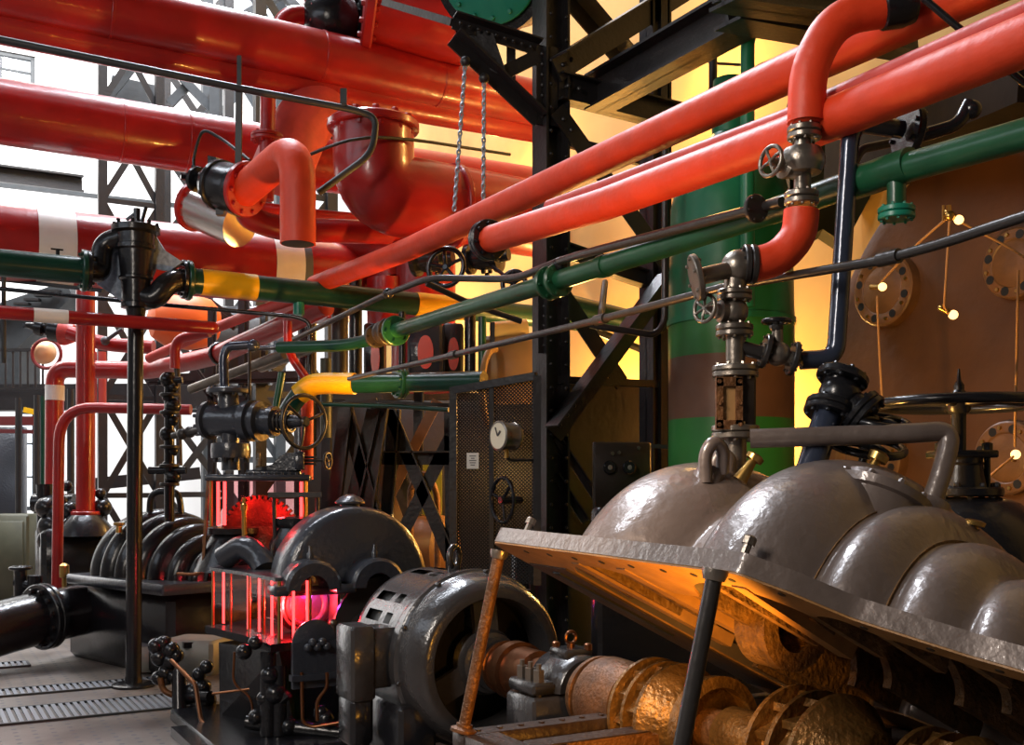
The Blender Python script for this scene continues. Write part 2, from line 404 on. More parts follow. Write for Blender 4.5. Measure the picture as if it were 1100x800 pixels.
def front(u):                                            # camera side edge of the lid flange
    if u < 1.37: return .0
    pts = [(1.37, 0), (1.47, .10), (1.56, .235), (1.68, .31), (1.80, .385), (1.95, .45), (2.2, .5)]
    for (u0, a), (u1, b) in zip(pts, pts[1:]):
        if u <= u1: return a+(b-a)*(u-u0)/(u1-u0)
    return .5
UEND = 2.2
lid = root('raised_pump_top', 'huge bulging grey cast iron pump lid propped open on two rods', 'pump', O)
# shell with lobes
mb = MB(); nu, nt_ = 200, 56; us = [.22+(UEND-.22)*i/nu for i in range(nu+1)]
vs = []; fs = []
for i, u in enumerate(us):
    for k in range(nt_+1):
        th = PI*k/nt_; r = smooth(lambda x: Rad(x), u)
        tw = TW*(th-PI/2)/(PI/2)
        uu = u-tw*math.sin(th)*.0
        rr = smooth(lambda x: Rad(x), min(UEND, max(.2, u+TW*(1-math.sin(th))*-.0)))
        vs.append(L(u-TW*math.sin(th)**2, WID-math.cos(th)*rr*SV, math.sin(th)*rr*SH))
for i in range(nu):
    for k in range(nt_):
        a = i*(nt_+1)+k; fs.append((a, a+1, a+nt_+2, a+nt_+1))
mb.add(vs, fs)
sh = part('casing_shell', mb, IRON, lid, sharp=60)
so = sh.modifiers.new('thickness', 'SOLIDIFY'); so.thickness = .03; so.offset = -1
# flange: a strip each side and an end web, with bolt holes left open on the camera side
fl = MB(); T = .055
n = 160; us = [0+UEND*i/n for i in range(n+1)]
def ring_strip(mb, inner, outer, T):
    vs = []
    for i, u in enumerate(us):
        a, b = outer(u), inner(u)
        vs += [L(u, a, 0), L(u, b, 0), L(u, b, T), L(u, a, T)]
    fs = []
    for i in range(n):
        for k in range(4): fs.append((i*4+k, i*4+(k+1) % 4, i*4+4+(k+1) % 4, i*4+4+k))
    fs += [(3, 2, 1, 0), (n*4, n*4+1, n*4+2, n*4+3)]
    mb.add(vs, fs)
def inn(u): return max(front(u)+.10, WID-smooth(Rad, u)*SV+.035) if u > .30 else WID+.01
def crn(u):
    f = front(u)
    if u < .06: f += .06-math.sqrt(max(0, .06**2-(.06-u)**2))
    return f
ring_strip(fl, inn, crn, T)
ring_strip(fl, lambda u: 2*WID-inn(u), lambda u: 2*WID-crn(u), T)
part('flange', fl, IRON, lid, sharp=30)
FACE = mat('bare_face_lamplit', (.36, .18, .06), .5, bump=.2, bscale=60, var=.3, vscale=10)  # raw metal like INNER, made brighter and oranger for the lamplight
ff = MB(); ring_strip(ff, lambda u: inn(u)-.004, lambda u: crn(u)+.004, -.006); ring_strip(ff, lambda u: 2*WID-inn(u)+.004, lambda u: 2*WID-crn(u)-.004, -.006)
part('flange_face', ff, FACE, lid, 'bare under face of the flange, orange lamplight in its colour', sharp=30)
ew = MB(); ew.bar(L(.17, .22, -.012), L(.17, .80, -.012), .05, .014, N); part('face_slot', ew, CABLE, lid, 'dark slot in the lid end face')
EW = mat('dark_end_shade', (.05, .026, .014), .6, bump=.4, bscale=40); ew = MB(); ew.box(L(.16, WID+.02, -.009), .13, WID-.16, .003, U, VV, N); part('end_web', ew, EW, lid, 'end web under the lid, shade in its dark colour')  # plate over the lid end, its dark brown stands for shade
# bolt holes seen on the under face
for u in (.20, .36, .52, .68, .84, 1.0, 1.14, 1.30, 1.43, 1.56, 1.70, 1.84, 1.98): 
    part('bolt_hole', MB().lathe(L(u, front(u)+.055, -.008), N, [(0, .011), (.004, .011)], 12), CABLE, lid, 'dark bolt hole')
# partition walls, half rings flush with the flange face
for j, u in enumerate((.36, .50, .66, .90, 1.12, 1.38, 1.56, 1.74)):
    R = smooth(Rad, u)-.02; ri = (.30, .20, .17, .24, .16, .17, .14, .12)[j]
    w = MB(); vs = []; fs = []; m = 28
    for k in range(m+1):
        th = PI*k/m; c, s = math.cos(th), math.sin(th)
        for uu in (-.016, .016):
            for rr in (ri, R): vs.append(L(u+uu-TW*s*s, WID-c*rr*SV, s*rr*SH))
    for k in range(m):
        b = k*4
        for q0, q1 in ((0, 1), (1, 3), (3, 2), (2, 0)): fs.append((b+q0, b+q1, b+4+q1, b+4+q0))
    fs += [(0, 1, 3, 2), (m*4+2, m*4+3, m*4+1, m*4)]
    w.add(vs, fs); part('partition_wall', w, INNER, lid, 'rough orange lit partition wall inside the lid')
for u0, v0, u1, v1 in ((.46, .10, .50, .80), (.74, .09, .80, .84), (1.28, .10, 1.22, .62)):
    part('face_rib', MB().bar(L(u0, v0, .012), L(u1, v1, .012), .05, .045, N), FACE, lid, 'bare rib across the lid mouth, orange lamplight in its colour')
    part('rib_wall', MB().bar(L(u0, v0+.28, .07), L(u1, v1, .07), .02, .10, N), INNER, lid)
# hanging wear ring block inside (orange, under the lid)
rb = MB(); rb.lathe(L(.90, WID-.12, .06), U, [(-.07, .08), (-.07, .14), (.07, .14), (.07, .08), (-.07, .08)], 32, 0, PI, ref=-VV)
part('wear_ring', rb, INNER, lid, 'half wear ring inside the lid')
# fittings on top
def onlid(x, y, d): return at(x, y, d)
cap = MB(); c0 = onlid(947, 526, 3.2); cap.lathe(c0-N*.16, N, [(0, .15), (.12, .135), (.125, .15), (.15, .152), (.155, .135), (.175, .125), (.19, .07), (.195, .01)], 36)
cap.bolts(c0-N*.01, N, .14, 10, .010, .014)
part('inspection_cap', cap, IRON, lid, 'round bolted cap on top of the lid')
ar = MB(); ar.tube([at(806, 471, 3.42), at(985, 465, 3.30), at(1022, 462, 3.3), at(1013, 505, 3.27), at(992, 562, 3.24)], .031, .17, 18)
ar.lathe(at(998, 548, 3.245), N, [(-.08, .085), (.0, .06), (.03, .055)], 20)
part('arched_vent_pipe', ar, IRON, lid, 'bent grey vent pipe arching over the lid')
st = MB(); st.lathe(at(738, 572, 3.60), (at(762, 512, 3.66)-at(738, 572, 3.60)), [(-.12, .10), (.05, .072), (.2, .058), (.24, .05)], 24)
st.tube([at(758, 518, 3.6), at(757, 488, 3.6), at(766, 473, 3.6), at(777, 482, 3.62), at(776, 508, 3.64)], .023, .09, 14)
st.tube([at(768, 522, 3.72), at(768, 497, 3.72), at(774, 486, 3.72), at(784, 492, 3.72), at(784, 510, 3.72)], .024, .08, 14)
part('vent_neck', st, IRON, lid, 'cone shaped neck with looped pipes between the first two bulges')
vp = MB(); vp.cyl(at(860, 538, 3.36), at(891, 440, 3.46), .045, 20); part('valve_pipe', vp, BLUEST, lid, 'slanting blue black pipe under the angle valve')
va = root('vent_valve', 'x', 'x', at(905, 420, 3.5)); va.parent = lid; va.location = at(905, 420, 3.5)-O; del va['label']; del va['category']; va['label'] = 'black angle valve leaning on the lid'
b = MB(); d0 = (at(891, 440, 3.46)-at(870, 506, 3.4)).normalized()
b.pair(at(892, 441, 3.46), d0, .083, .02, 8)
b.tube([at(893, 438, 3.46), at(898, 420, 3.47), at(903, 408, 3.47)], .05, 0, 18); b.ball(at(902, 424, 3.46), .068, d0)
b.disc(at(905, 406, 3.46), d0, .083, .026, 8)
b.tube([at(902, 424, 3.46), at(930, 446, 3.42)], .048, 0, 18); b.pair(at(928, 443, 3.41), (at(930, 446, 3.42)-at(902, 424, 3.46)), .075, .02, 8)
part('valve_body', b, BLACK, va)
b = MB(); b.cyl(at(936, 449, 3.41), at(958, 466, 3.38), .018, 10); b.wheel(at(946, 452, 3.40), V((.1, -.3, 1)), .085, .012, 4); part('handwheel', b, BLACK, va)
b = MB(); b.wheel(at(930, 478, 3.5), V((.1, -.35, 1)), .12, .014, 4); b.cyl(at(930, 478, 3.5), at(926, 500, 3.48), .014, 10); part('handwheel', b, BLACK, va)
for (x, y, x2, y2, d) in ((800, 508, 812, 490, 3.62), (930, 516, 945, 488, 3.30), (1043, 578, 1047, 560, 3.12), (1083, 632, 1087, 615, 2.95)):
    g = MB(); p, q = at(x, y, d), at(x2, y2, d); ax = q-p; h = ax.length
    g.lathe(p, ax, [(-.03, .026), (0, .022), (h*.35, .018), (h*.75, .014), (h*.76, .030), (h, .032), (h*1.1, .02)], 18); part('grease_cup', g, BRASS, lid, 'small brass grease cup')
for (x, y) in ((562, 571), (760, 580)):
    g = MB(); p = L(.13 if x < 600 else 1.30, .06, T); g.lathe(p, N, [(0, .012), (.045, .012), (.045, .019), (.065, .019), (.07, .014)], 8); part('stud', g, STEEL, lid)
# prop rods
for q, u in (('far', .10), ('near', 1.24)):
    top = at(537, 591, 3.90) if q == 'far' else at(769, 611, 2.76)
    bot = top+V((-.133, -.03, -.655))
    t = root('prop_rod', 'steel rod propping the far corner of the pump lid, foot on the flange' if q == 'far' else 'dark steel rod propping the pump lid in front of the bronze impellers', 'rod', bot, 'rods holding the pump lid open')
    r = MB(); r.cyl(bot, top, .022, 18); part('shaft', r, RUST if q == 'far' else DSTEEL, t)
    r = MB(); r.lathe(bot, top-bot, [(0, .048), (.012, .048), (.02, .03), (.03, .03)], 18); part('foot_collar', r, RUST, t)
    r = MB(); ln = (top-bot).length; r.lathe(bot, top-bot, [(ln-.03, .028), (ln-.012, .034), (ln, .034)], 18); part('head', r, STEEL, t)
# ---------------------------------------------------------------- lower half
M0 = at(497, 690, 5.6); M0.z = .735
def S(t, lat=0, z=0): return M0+A*t+E1*lat+Z*z
low = root('opened_pump', 'dark rusty lower half of the opened pump, slotted flange under the rods', 'pump', S(1.5, 0, -.735))
DRUST = mat('dark_rusty_iron', (.05, .027, .016), .42, metal=.3, bump=.4, bscale=40, var=.4, vscale=10)
TT = .10
def q(t, lat, z=-.015): return S(t, lat, z)
t0 = 1.50
for (ta, tb, la, lb) in ((t0, t0+.10, -.80, .80), (t0+.10, t0+.36, -.80, -.66), (t0+.10, t0+.36, -.10, .8), (t0+.26, t0+.36, -.66, -.1)):
    part('flange', MB().box((q(ta, la)+q(tb, lb))/2-Z*(TT/2), (tb-ta)/2, (lb-la)/2, TT/2, A, E1, bev=.006), DRUST, low, 'rusty slotted split flange')
for s in (-1, 1): part('flange', MB().box(q(t0+1.1, s*.72)-Z*(TT/2), .74, .08, TT/2, A, E1, bev=.006), DRUST, low)
for k in range(8): part('flange_bolt', MB().lathe(q(t0+.05, -.72+k*.09), Z, [(0, .012), (.006, .012)], 8), DRUST, low)
if 0: part('flange', g, mat('dark_rusty_flange', (.05, .027, .016), .42, metal=.3, bump=.4, bscale=40, var=.4, vscale=10), low, 'rusty slotted split flange')
g = MB()
for s in (-1, 1): g.box(S(2.25, s*.62, -.40), .72, .02, .33, A, E1)
g.box(S(t0+.05, 0, -.42), .02, .60, .31, A, E1); g.box(S(2.25, 0, -.695), .8, .75, .04, A, E1)
part('casing_wall', g, BLACK, low)
for t in (1.95, 2.28, 2.62, 2.9):
    g = MB(); g.lathe(S(t), A, [(-.02, .22), (-.02, .58), (.02, .58), (.02, .22), (-.02, .22)], 32, 0, PI, ref=-E1); part('partition_wall', g, RUST, low)
# rotor
rot = root('pump_rotor', 'bronze pump rotor with vaned impellers lying in the open casing', 'rotor', S(1.5))
g = MB(); g.lathe(S(.40), A, [(0, .075), (2.9, .075)], 28); part('shaft', g, RUST, rot)
g = MB(); g.lathe(S(.44), A, [(0, .125), (.03, .13), (.035, .115), (.10, .115), (.105, .14), (.17, .14), (.175, .12), (.34, .12), (.35, .095), (.42, .095)], 32)
part('coupling_sleeve', g, COPPER, rot, 'reddish coupling sleeve beside the motor')
g = MB(); g.lathe(S(1.24), A, [(0, .15), (.03, .165), (.05, .165), (.055, .145), (.08, .145), (.085, .170), (.10, .172), (.22, .168), (.30, .15), (.31, .10)], 36)
part('seal_drum', g, RUST, rot, 'rusty stepped seal drum')
def impeller(t, R, w, lab):
    g = MB()
    g.lathe(S(t-w), A, [(0, .09), (0, R*.9), (.012, R*1.05), (.03, R*1.05), (.04, R*.72), (.04, .09)], 44)
    g.lathe(S(t+w-.03), A, [(0, .10), (0, R*.7), (.008, R*1.05), (.026, R*1.05), (.07, R*.86), (.16, R*.6), (.17, R*.5)], 44)
    g.lathe(S(t), A, [(-.009, .1), (-.009, R*1.03), (.009, R*1.03), (.009, .1)], 44)
    g.lathe(S(t-w+.03), A, [(0, R*.80), (2*w-.05, R*.74)], 44)
    for q in (-1, 1):
        for k in range(11):
            a = 2*PI*(k+(.5 if q > 0 else 0))/11; d = E1*math.cos(a)+Z*math.sin(a); d2 = E1*math.cos(a+.42)+Z*math.sin(a+.42)
            g.bar(S(t+q*w*.48)+d*(R*.70), S(t+q*w*.48)+d2*(R*.93), .026, w*.9, A)
    part('impeller', g, BRONZE, rot, lab)
impeller(1.72, .20, .10, 'vaned bronze impeller nearest the seal drum'); impeller(2.50, .215, .11, 'vaned bronze impeller beyond the plain sleeve'); impeller(3.0, .18, .09, 'smaller shadowed impeller')
g = MB(); g.lathe(S(1.98), A, [(0, .16), (0, .19), (.05, .195), (.06, .155), (0, .15)], 40); part('eye_ring', g, BRONZE, rot, 'bronze eye ring')
g = MB(); g.lathe(S(2.08), A, [(0, .085), (.02, .10), (.28, .10), (.3, .085)], 30); part('spacer_sleeve', g, BRONZE, rot)
# bearing between motor and pump
br = root('shaft_bearing', 'grey split bearing with eyebolt between the motor and pump rotor', 'bearing', S(1.02, 0, -.735))
g = MB(); g.lathe(S(.92), A, [(0, .09), (0, .135), (.02, .15), (.24, .15), (.26, .135), (.26, .09)], 36, PI, 2*PI, ref=-E1)
for s in (-1, 1): g.box(S(1.05, s*.20, .025), .11, .055, .025, A, E1, bev=.01)
g.box(S(1.05, 0, .152), .07, .07, .02, A, E1, bev=.008)
part('bearing_cap', g, MOTOR, br)
g = MB(); g.box(S(1.05, 0, -.10), .12, .26, .09, A, E1, bev=.012); g.box(S(1.05, 0, -.41), .10, .2, .32, A, E1, bev=.02); part('pedestal', g, MOTOR, br)
for t in (.98, 1.05, 1.12):
    g = MB(); g.lathe(S(t, -.205, .05), Z, [(0, .026), (.05, .026), (.05, .012), (.075, .012)], 6); g.cyl(S(t, -.205, -.05), S(t, -.205, .03), .012, 8); part('clamp_nut', g, STEEL, br)
g = MB(); g.cyl(S(1.05, 0, .165), S(1.05, 0, .19), .018, 12); g.torus(S(1.05, 0, .215), A, .026, .008, 24, 8); part('eyebolt', g, COPPER, br)
for t, l in ((.99, -.04), (1.11, .05)):
    g = MB(); g.lathe(S(t, l, .165), Z, [(0, .018), (.025, .018), (.03, .01)], 8); part('oil_cap', g, COPPER, br)
# ---------------------------------------------------------------- motor
mo = root('electric_motor', 'round dark grey electric motor with open spoked end and vent slots', 'motor', S(-.1, 0, -.735))
R = .43; g = MB(); seg = 90; tl = [-.50, -.47, -.42, -.38, -.20, -.14, -.06, .02, .10]
rl = [.40, .425, R, R, R, R, R, R, R]; vs = []; fs = []
for t, r in zip(tl, rl):
    for k in range(seg):
        a = 2*PI*k/seg; vs.append(S(t)+(-E1*math.cos(a)+Z*math.sin(a))*r)
def slot(i, k):
    if i not in (3, 5): return False
    a = 360*(k+.5)/seg
    return any(c-4 < a < c+4 for c in (28, 44, 76, 92, 124, 140, 172))
for i in range(len(tl)-1):
    for k in range(seg):
        if slot(i, k): continue
        fs.append((i*seg+k, i*seg+(k+1) % seg, (i+1)*seg+(k+1) % seg, (i+1)*seg+k))
g.add(vs, fs); fr = part('frame', g, MOTOR, mo, 'round ribbed motor frame with slots')
g = MB(); g.lathe(S(-.5), A, [(0, .40), (.5, .40)], 40); part('stator_core', g, CABLE, mo)
g = MB(); g.lathe(S(.10), A, [(-.02, .41), (-.02, .452), (.0, .455), (.05, .455), (.06, .442), (.075, .438), (.12, .432), (.19, .412), (.235, .38), (.245, .36), (.245, .328), (.225, .318), (.05, .318), (-.02, .37)], 72)
g.bolts(S(.15)+A*.0, A, .444, 10, .014, .03); part('end_bell', g, MOTOR, mo, 'stepped end ring of the motor')
for a in (90, 210, 330):
    g = MB(); d = -E1*math.cos(math.radians(a))+Z*math.sin(math.radians(a)); g.bar(S(.26)+d*.12, S(.22)+d*.345, .13, .035, A); part('spoke', g, MOTOR, mo)
g = MB(); g.lathe(S(.20), A, [(0, .155), (.05, .16), (.08, .165), (.10, .15), (.12, .15), (.13, .13), (.18, .13), (.19, .08)], 36); g.bolts(S(.30), A, .14, 8, .012, .018); part('bearing_hub', g, MOTOR, mo)
g = MB(); g.cyl(S(-.1, 0, R-.01), S(-.1, 0, R+.03), .035, 16); g.torus(S(-.1, 0, R+.075), A*.8+E1*.6, .055, .017, 28, 10); part('lifting_eye', g, MOTOR, mo)
g = MB(); g.box(S(-.06, -.46, .02), .10, .10, .15, A, E1, bev=.02); g.box(S(-.06, -.57, -.0), .115, .065, .185, A, E1, bev=.015); part('terminal_box', g, MOTOR, mo, 'square terminal box on the motor flank')
g = MB(); g.box(S(-.06, -.57, -.29), .10, .06, .12, A, E1, bev=.02); g.cyl(S(-.06, -.57, -.40), S(-.06, -.57, -.73), .04, 14); part('cable_box', g, BLACK, mo)
for s in (-1, 1):
    g = MB(); g.box(S(-.1, s*.36, -.46), .34, .10, .27, A, E1, bev=.02); part('foot', g, BLACK, mo)
# warm lamps under the lid
spot('work_lamp_low', (.56, 2.86, .98), (.22, 3.30, 1.42), 42, (1, .42, .045), 150, .5, .03)
spot('work_lamp_rotor', (.25, 2.95, 1.1), (.72, 3.85, .75), 34, (1, .52, .13), 62, .6, .03)
# ================================================================ overhead pipework
def dx(K, x): return K*2591/(2591-x)           # distance along a pipe that runs across the hall
def dl(K, x): return K*659/(x+99)              # distance along a pipe that runs down the hall
def run(pts, K, rule): return [at(x, y, rule(K, x)) for x, y in pts]
def pipe(name, pts, r, m, label, cat='pipe', bend=0, seg=28, group=None):
    return thing(name, MB().tube(pts, r, bend, seg), m, label, cat, group, org=pts[0].copy())
def sleeve(parent, name, p0, p1, r, m, label=None):
    return part(name, MB().lathe(p0, p1-p0, [(0, r-.004), (0, r), ((p1-p0).length, r), ((p1-p0).length, r-.004)], 32), m, parent, label)
# -- the three great red mains at upper left
a1 = run([(-140, -45), (280, 47), (586, 114)], 8.3, dx)
p = pipe('steam_main', a1, .225, RED, 'thick red pipe across the top, uppermost of the great red mains', seg=48)
for x, y in ((-60, -27), (118, 12), (345, 61), (470, 89)):
    c = at(x, y, dx(8.3, x)); ax = (a1[1]-a1[0]).normalized(); part('lagging_seam', MB().lathe(c-ax*.012, ax, [(0, .225), (.004, .229), (.02, .229), (.024, .225)], 48), RED, p)
a2 = run([(-140, -4), (280, 82), (586, 137)], 8.45, dx)
pipe('steam_main', a2, .165, RED, 'red pipe tucked directly beneath the uppermost great red main', seg=40)
b1 = run([(-140, 97), (280, 165), (590, 210)], 9.1, dx)
p = pipe('steam_main', b1, .275, RED, 'very fat red main passing behind the black check valve', seg=48)
for x, y in ((-30, 115), (130, 141), (200, 152)):
    c = at(x, y, dx(9.1, x)); ax = (b1[1]-b1[0]).normalized(); part('lagging_seam', MB().lathe(c-ax*.012, ax, [(0, .275), (.004, .28), (.02, .28), (.024, .275)], 48), RED, p)
c1 = run([(-140, 246), (325, 292), (352, 295)], 9.5, dx); cend = c1[-1]+E2*1.6+V((.2, 0, 0))
p = pipe('banded_main', [c1[0], c1[1], c1[2]+E1*.25, cend], .335, RED, 'fattest red main with two white bands, behind the pole valve', bend=.42, seg=48)
for x0, x1, m, n in ((38, 78, WHITE, 'white_band'), (287, 317, WHITE, 'white_band'), (317, 325, GREY, 'grey_band')):
    sleeve(p, n, at(x0, 246+(x0+140)*.0989, dx(9.5, x0)), at(x1, 246+(x1+140)*.0989, dx(9.5, x1)), .340, m, n.replace('_', ' ')+' round the red main')
# -- green banded pipe through the pole valve
f1 = run([(-330, 251.3), (93, 291)], 8.2, dx)
p = pipe('cooling_pipe', f1, .105, GREEN, 'dark green pipe entering the pole valve from the hall side', seg=32)
part('flange', MB().disc(f1[1]-(f1[1]-f1[0]).normalized()*.02, f1[1]-f1[0], .165, .04, 8), GREEN, p)
g = MB(); tp = at(62, 272, dx(8.2, 62)); g.cyl(tp-Z*.06, tp+Z*.03, .015, 8); g.bar(tp+Z*.03-E1*.05, tp+Z*.03+E1*.04, .012, .012); part('drain_tap', g, BLACK, p)
f2 = run([(200, 301), (500, 332), (640, 346)], 8.2, dx)
p = pipe('cooling_pipe', f2, .105, GREEN, 'dark green pipe with yellow bands leaving the pole valve', seg=32)
ax = (f2[1]-f2[0]).normalized(); part('flange', MB().disc(f2[0]+ax*.02, ax, .165, .04, 8), GREEN, p)
def fy(x): return 301+(x-200)*.1033
for x0, x1 in ((216, 275), (446, 496)): sleeve(p, 'yellow_band', at(x0, fy(x0), dx(8.2, x0)), at(x1, fy(x1), dx(8.2, x1)), .109, YELLOW, 'yellow band round the green pipe')
g = MB(); c = at(321, 317, dx(8.2, 321)); g.cyl(c-Z*.02, c-Z*.17, .05, 12); g.box(c-Z*.17, .03, .03, .02); part('pipe_saddle', g, TEAL, p)
# -- the pole valve
PD = 8.68
po = root('pole_valve', 'black branching valve casting on a tall floor pole, between the green pipe ends', 'valve', at(146, 325, PD))
pb_ = at(141, 738, 1840/(738-525)); px_ = at(146, 320, PD); pb_ = V((px_.x-.02, PD, 0))
part('pole', MB().lathe(pb_, px_-pb_, [(0, .062), (1.45, .062), (3.2, .062)], 24), BLACK, po, 'tall round black floor pole')
part('floor_plate', MB().lathe(pb_, Z, [(0, .17), (.02, .17), (.03, .15), (.035, .07), (.08, .065)], 28), BLACK, po)
g = MB(); ct = at(146, 246, PD); L0 = (ct-px_).length
zz = lambda y: (325-y)/F*PD
g.lathe(at(146, 325, PD), Z, [(zz(340), .07), (zz(332), .08), (zz(331), .12), (zz(326), .12), (zz(325), .108), (zz(302), .118), (zz(300), .135), (zz(298), .135), (zz(297), .122), (zz(270), .138), (zz(268), .155), (zz(264), .155), (zz(263), .145), (zz(252), .148), (zz(250), .19), (zz(244), .19), (zz(243), .17), (zz(240), .10)], 32)
g.bolts(at(146, 243, PD), Z, .165, 8, .016, .03); part('valve_body', g, BLACK, po)
g = MB(); g.cyl(at(147, 242, PD), at(147, 224, PD), .028, 12); g.bar(at(136, 236, PD), at(149, 226, PD), .02, .02); g.cyl(at(152, 240, PD), at(157, 222, PD), .016, 8); part('spindle', g, BLACK, po)
g = MB(); g.tube([at(93, 291, dx(8.2, 93)), at(108, 293, PD-.05), at(110, 262, PD), at(134, 254, PD)], .085, .16, 20); part('inlet_elbow', g, BLACK, po)
g = MB(); g.tube([at(146, 316, PD), at(166, 322, PD), at(180, 303, PD+.03), at(200, 300, dx(8.2, 200))], .092, .17, 20); part('outlet_elbow', g, BLACK, po)
g = MB(); g.disc(at(95, 291, dx(8.2, 95)), E1, .16, .035, 8); part('flange', g, BLACK, po)
g = MB(); g.disc(at(197, 300, dx(8.2, 197)), E1, .16, .035, 8); part('flange', g, BLACK, po)
g = MB(); n = -E2
pts = [(103, 282), (112, 262), (128, 248), (166, 252), (176, 268), (196, 281), (182, 291), (166, 288), (152, 322), (128, 322), (104, 305)]
g.prism([at(x, y, PD+.10) for x, y in pts], V((0, .05, 0))); part('web_plate', g, mat('blue_grey_hammered_paint', (.30, .37, .48), .45, bump=.6, bscale=40, var=.4, vscale=30), po, 'blue grey rough web plate')
# -- big red bend in the middle
p0 = at(401, 139, 8.75); p1 = at(402, 222, 8.75); p2 = at(590, 238, 9.6)
p = thing('large_bend', MB().tube([p0, p1+Z*.12, p2], [.33]+[.33]*30, .62, 40), RED, 'fat red flanged elbow turning from vertical to horizontal beside the chains', 'pipe', org=p0)
g = MB(); g.disc(p0+Z*.02, Z, .375, .07, 12); part('top_flange', g, RED, p)
g = MB(); g.disc(at(487, 222, 9.1), p2-p1, .36, .05, 10); part('flange', g, RED, p)
tv = root('throttle_valve_cover', 'dark green round casting behind the top of the fat red elbow', 'valve', at(352, 122, 9.3))
g = MB(); g.lathe(at(352, 118, 9.9), V((.75, .3, -.55)), [(-.25, .1), (-.2, .21), (-.1, .24), (.02, .24), (.05, .2), (.3, .18)], 32); part('body', g, GREEN, tv)
g = MB(); g.disc(at(342, 122, 9.9), V((.75, .3, -.55)), .26, .04, 10); part('flange', g, GREEN, tv)
pk = at(306, 150, 9.6)
thing('branch_pipe', MB().tube([at(300, 190, 9.3), at(325, 128, 9.6), at(372, 96, 10.2)], .26, .3, 32), PINK, 'pale red sloping branch behind the small flanged riser', 'pipe', org=pk)
# -- upright flanged riser in front of it
p = pipe('riser_pipe', [at(288, 100, 8.75), at(286, 215, 8.75)], .062, RED, 'slim red upright pipe with a flange joint, over the hooked red bend', seg=24)
part('flange_joint', MB().pair(at(287, 148, 8.75), Z, .13, .028, 8), RED, p)
# -- hooked red bend with black check valve
h = [at(262, 205, 8.0), at(283, 186, 7.75), at(320, 158, 7.4), at(320, 262, 7.4)]
p = thing('hooked_pipe', MB().tube([h[0], h[2]+Z*.02, h[3]], .122, .28, 36), REDL, 'orange red hook shaped pipe hanging open ended from the black check valve', 'pipe', org=h[0])
ax = (h[2]-h[0]).normalized()
part('flange', MB().disc(h[0]+V((.02, -.01, .01)), (h[0]-at(188, 187, 8.4)), .205, .05, 10), RED, p)
part('open_end', MB().lathe(h[3], -Z, [(-.03, .112), (0.002, .112)], 28), CABLE, p, 'dark open pipe end')
cv = root('check_valve', 'black domed valve bolted to the hooked red pipe', 'valve', h[0]); ax = (h[0]-at(188, 187, 8.4)).normalized()
g = MB(); o = h[0]-ax*.0; g.lathe(o, -ax, [(0, .195), (.05, .195), (.055, .17), (.18, .18), (.24, .175), (.25, .19), (.28, .19), (.285, .165), (.36, .14), (.42, .09), (.44, .055), (.5, .05), (.51, .10), (.54, .10), (.55, .06), (.60, .06), (.61, .035), (.70, .03)], 36); g.box(h[0]-ax*.3+Z*.17, .05, .05, .03, ax, ax.cross(Z).normalized()); g.box(h[0]-ax*.26-Z*.2, .03, .03, .03); g.bolts(h[0]-ax*.28, -ax, .175, 8, .018, .03); part('valve_body', g, BLACK, cv)
g = MB(); e = h[0]-ax*.57; g.bar(e-Z*.08, e+Z*.10, .03, .03); g.bar(e+E1*.08, e-E1*.1, .03, .03); g.cyl(e+Z*.1, e+Z*.16, .012, 8); part('end_lever', g, BLACK, cv)
thing('valve_cable', MB().tube([e+Z*.15, e+Z*.15+at(206, 150, 8.2)-at(202, 168, 8.2), at(218, 138, 8.2), at(240, 150, 8.2), at(268, 172, 8.0)], .012, .15, 8), CABLE, 'thin black cable looping from the black check valve', 'cable', org=e)
# -- pipes behind the hook
pipe('cross_pipe', run([(235, 225), (330, 238), (470, 250)], 9.0, dx), .125, RED, 'red horizontal pipe just behind the hooked pipe end', seg=28)
cl = root('clad_pipe', 'shiny aluminium clad pipe stub with red end ring below the check valve', 'pipe', at(205, 215, 9.2))
ax2 = (at(268, 246, 9.0)-at(212, 222, 9.3)).normalized()
part('cladding', MB().lathe(at(212, 222, 9.3), ax2, [(0, .19), (.55, .19)], 36), ALU, cl)
part('end_ring', MB().disc(at(211, 221, 9.31), ax2, .225, .05, 12), RED, cl)
pipe('loop_pipe', [at(268, 205, 8.8), at(262, 232, 8.8), at(300, 246, 8.9), at(420, 250, 9.3)], .10, RED, 'red pipe curling under the black check valve', bend=.25)
# -- rail round the top, flat bar hanger
rl = root('guard_rail', 'long thin dark rail crossing under the top mains and curving back', 'rail', at(0, 42, 7.6))
g = MB(); g.tube([at(-330, -25, 6.8), at(268, 97, 7.9), at(381, 118, 8.1), at(404, 126, 8.15), at(401, 164, 8.1), at(342, 207, 8.0)], .026, .16, 14); part('tube', g, GFRAME, rl)
g = MB(); g.bar(at(257, 95, 7.9), at(256, 190, 8.0), .045, .03, V((0, 1, 0))); g.bar(at(257, 60, 7.9), at(257, 97, 7.9), .03, .02, V((0, 1, 0))); part('drop_bar', g, GFRAME, rl)
g = MB(); g.bar(at(369, 95, 8.1), at(369, 116, 8.1), .05, .012, V((0, 1, 0))); g.cyl(at(369, 112, 8.1), at(369, 112, 8.03), .015, 8); part('hanger', g, GFRAME, rl)
thing('sagging_cable', MB().tube([at(333, 166, 8.3), at(352, 158, 8.2), at(372, 151, 8.2), at(400, 147, 8.3), at(445, 150, 8.6), at(510, 160, 9), at(548, 166, 9.2)], .013, .2, 8), CABLE, 'thin black cable sagging across the fat red elbow', 'cable', org=at(372, 151, 8.2))
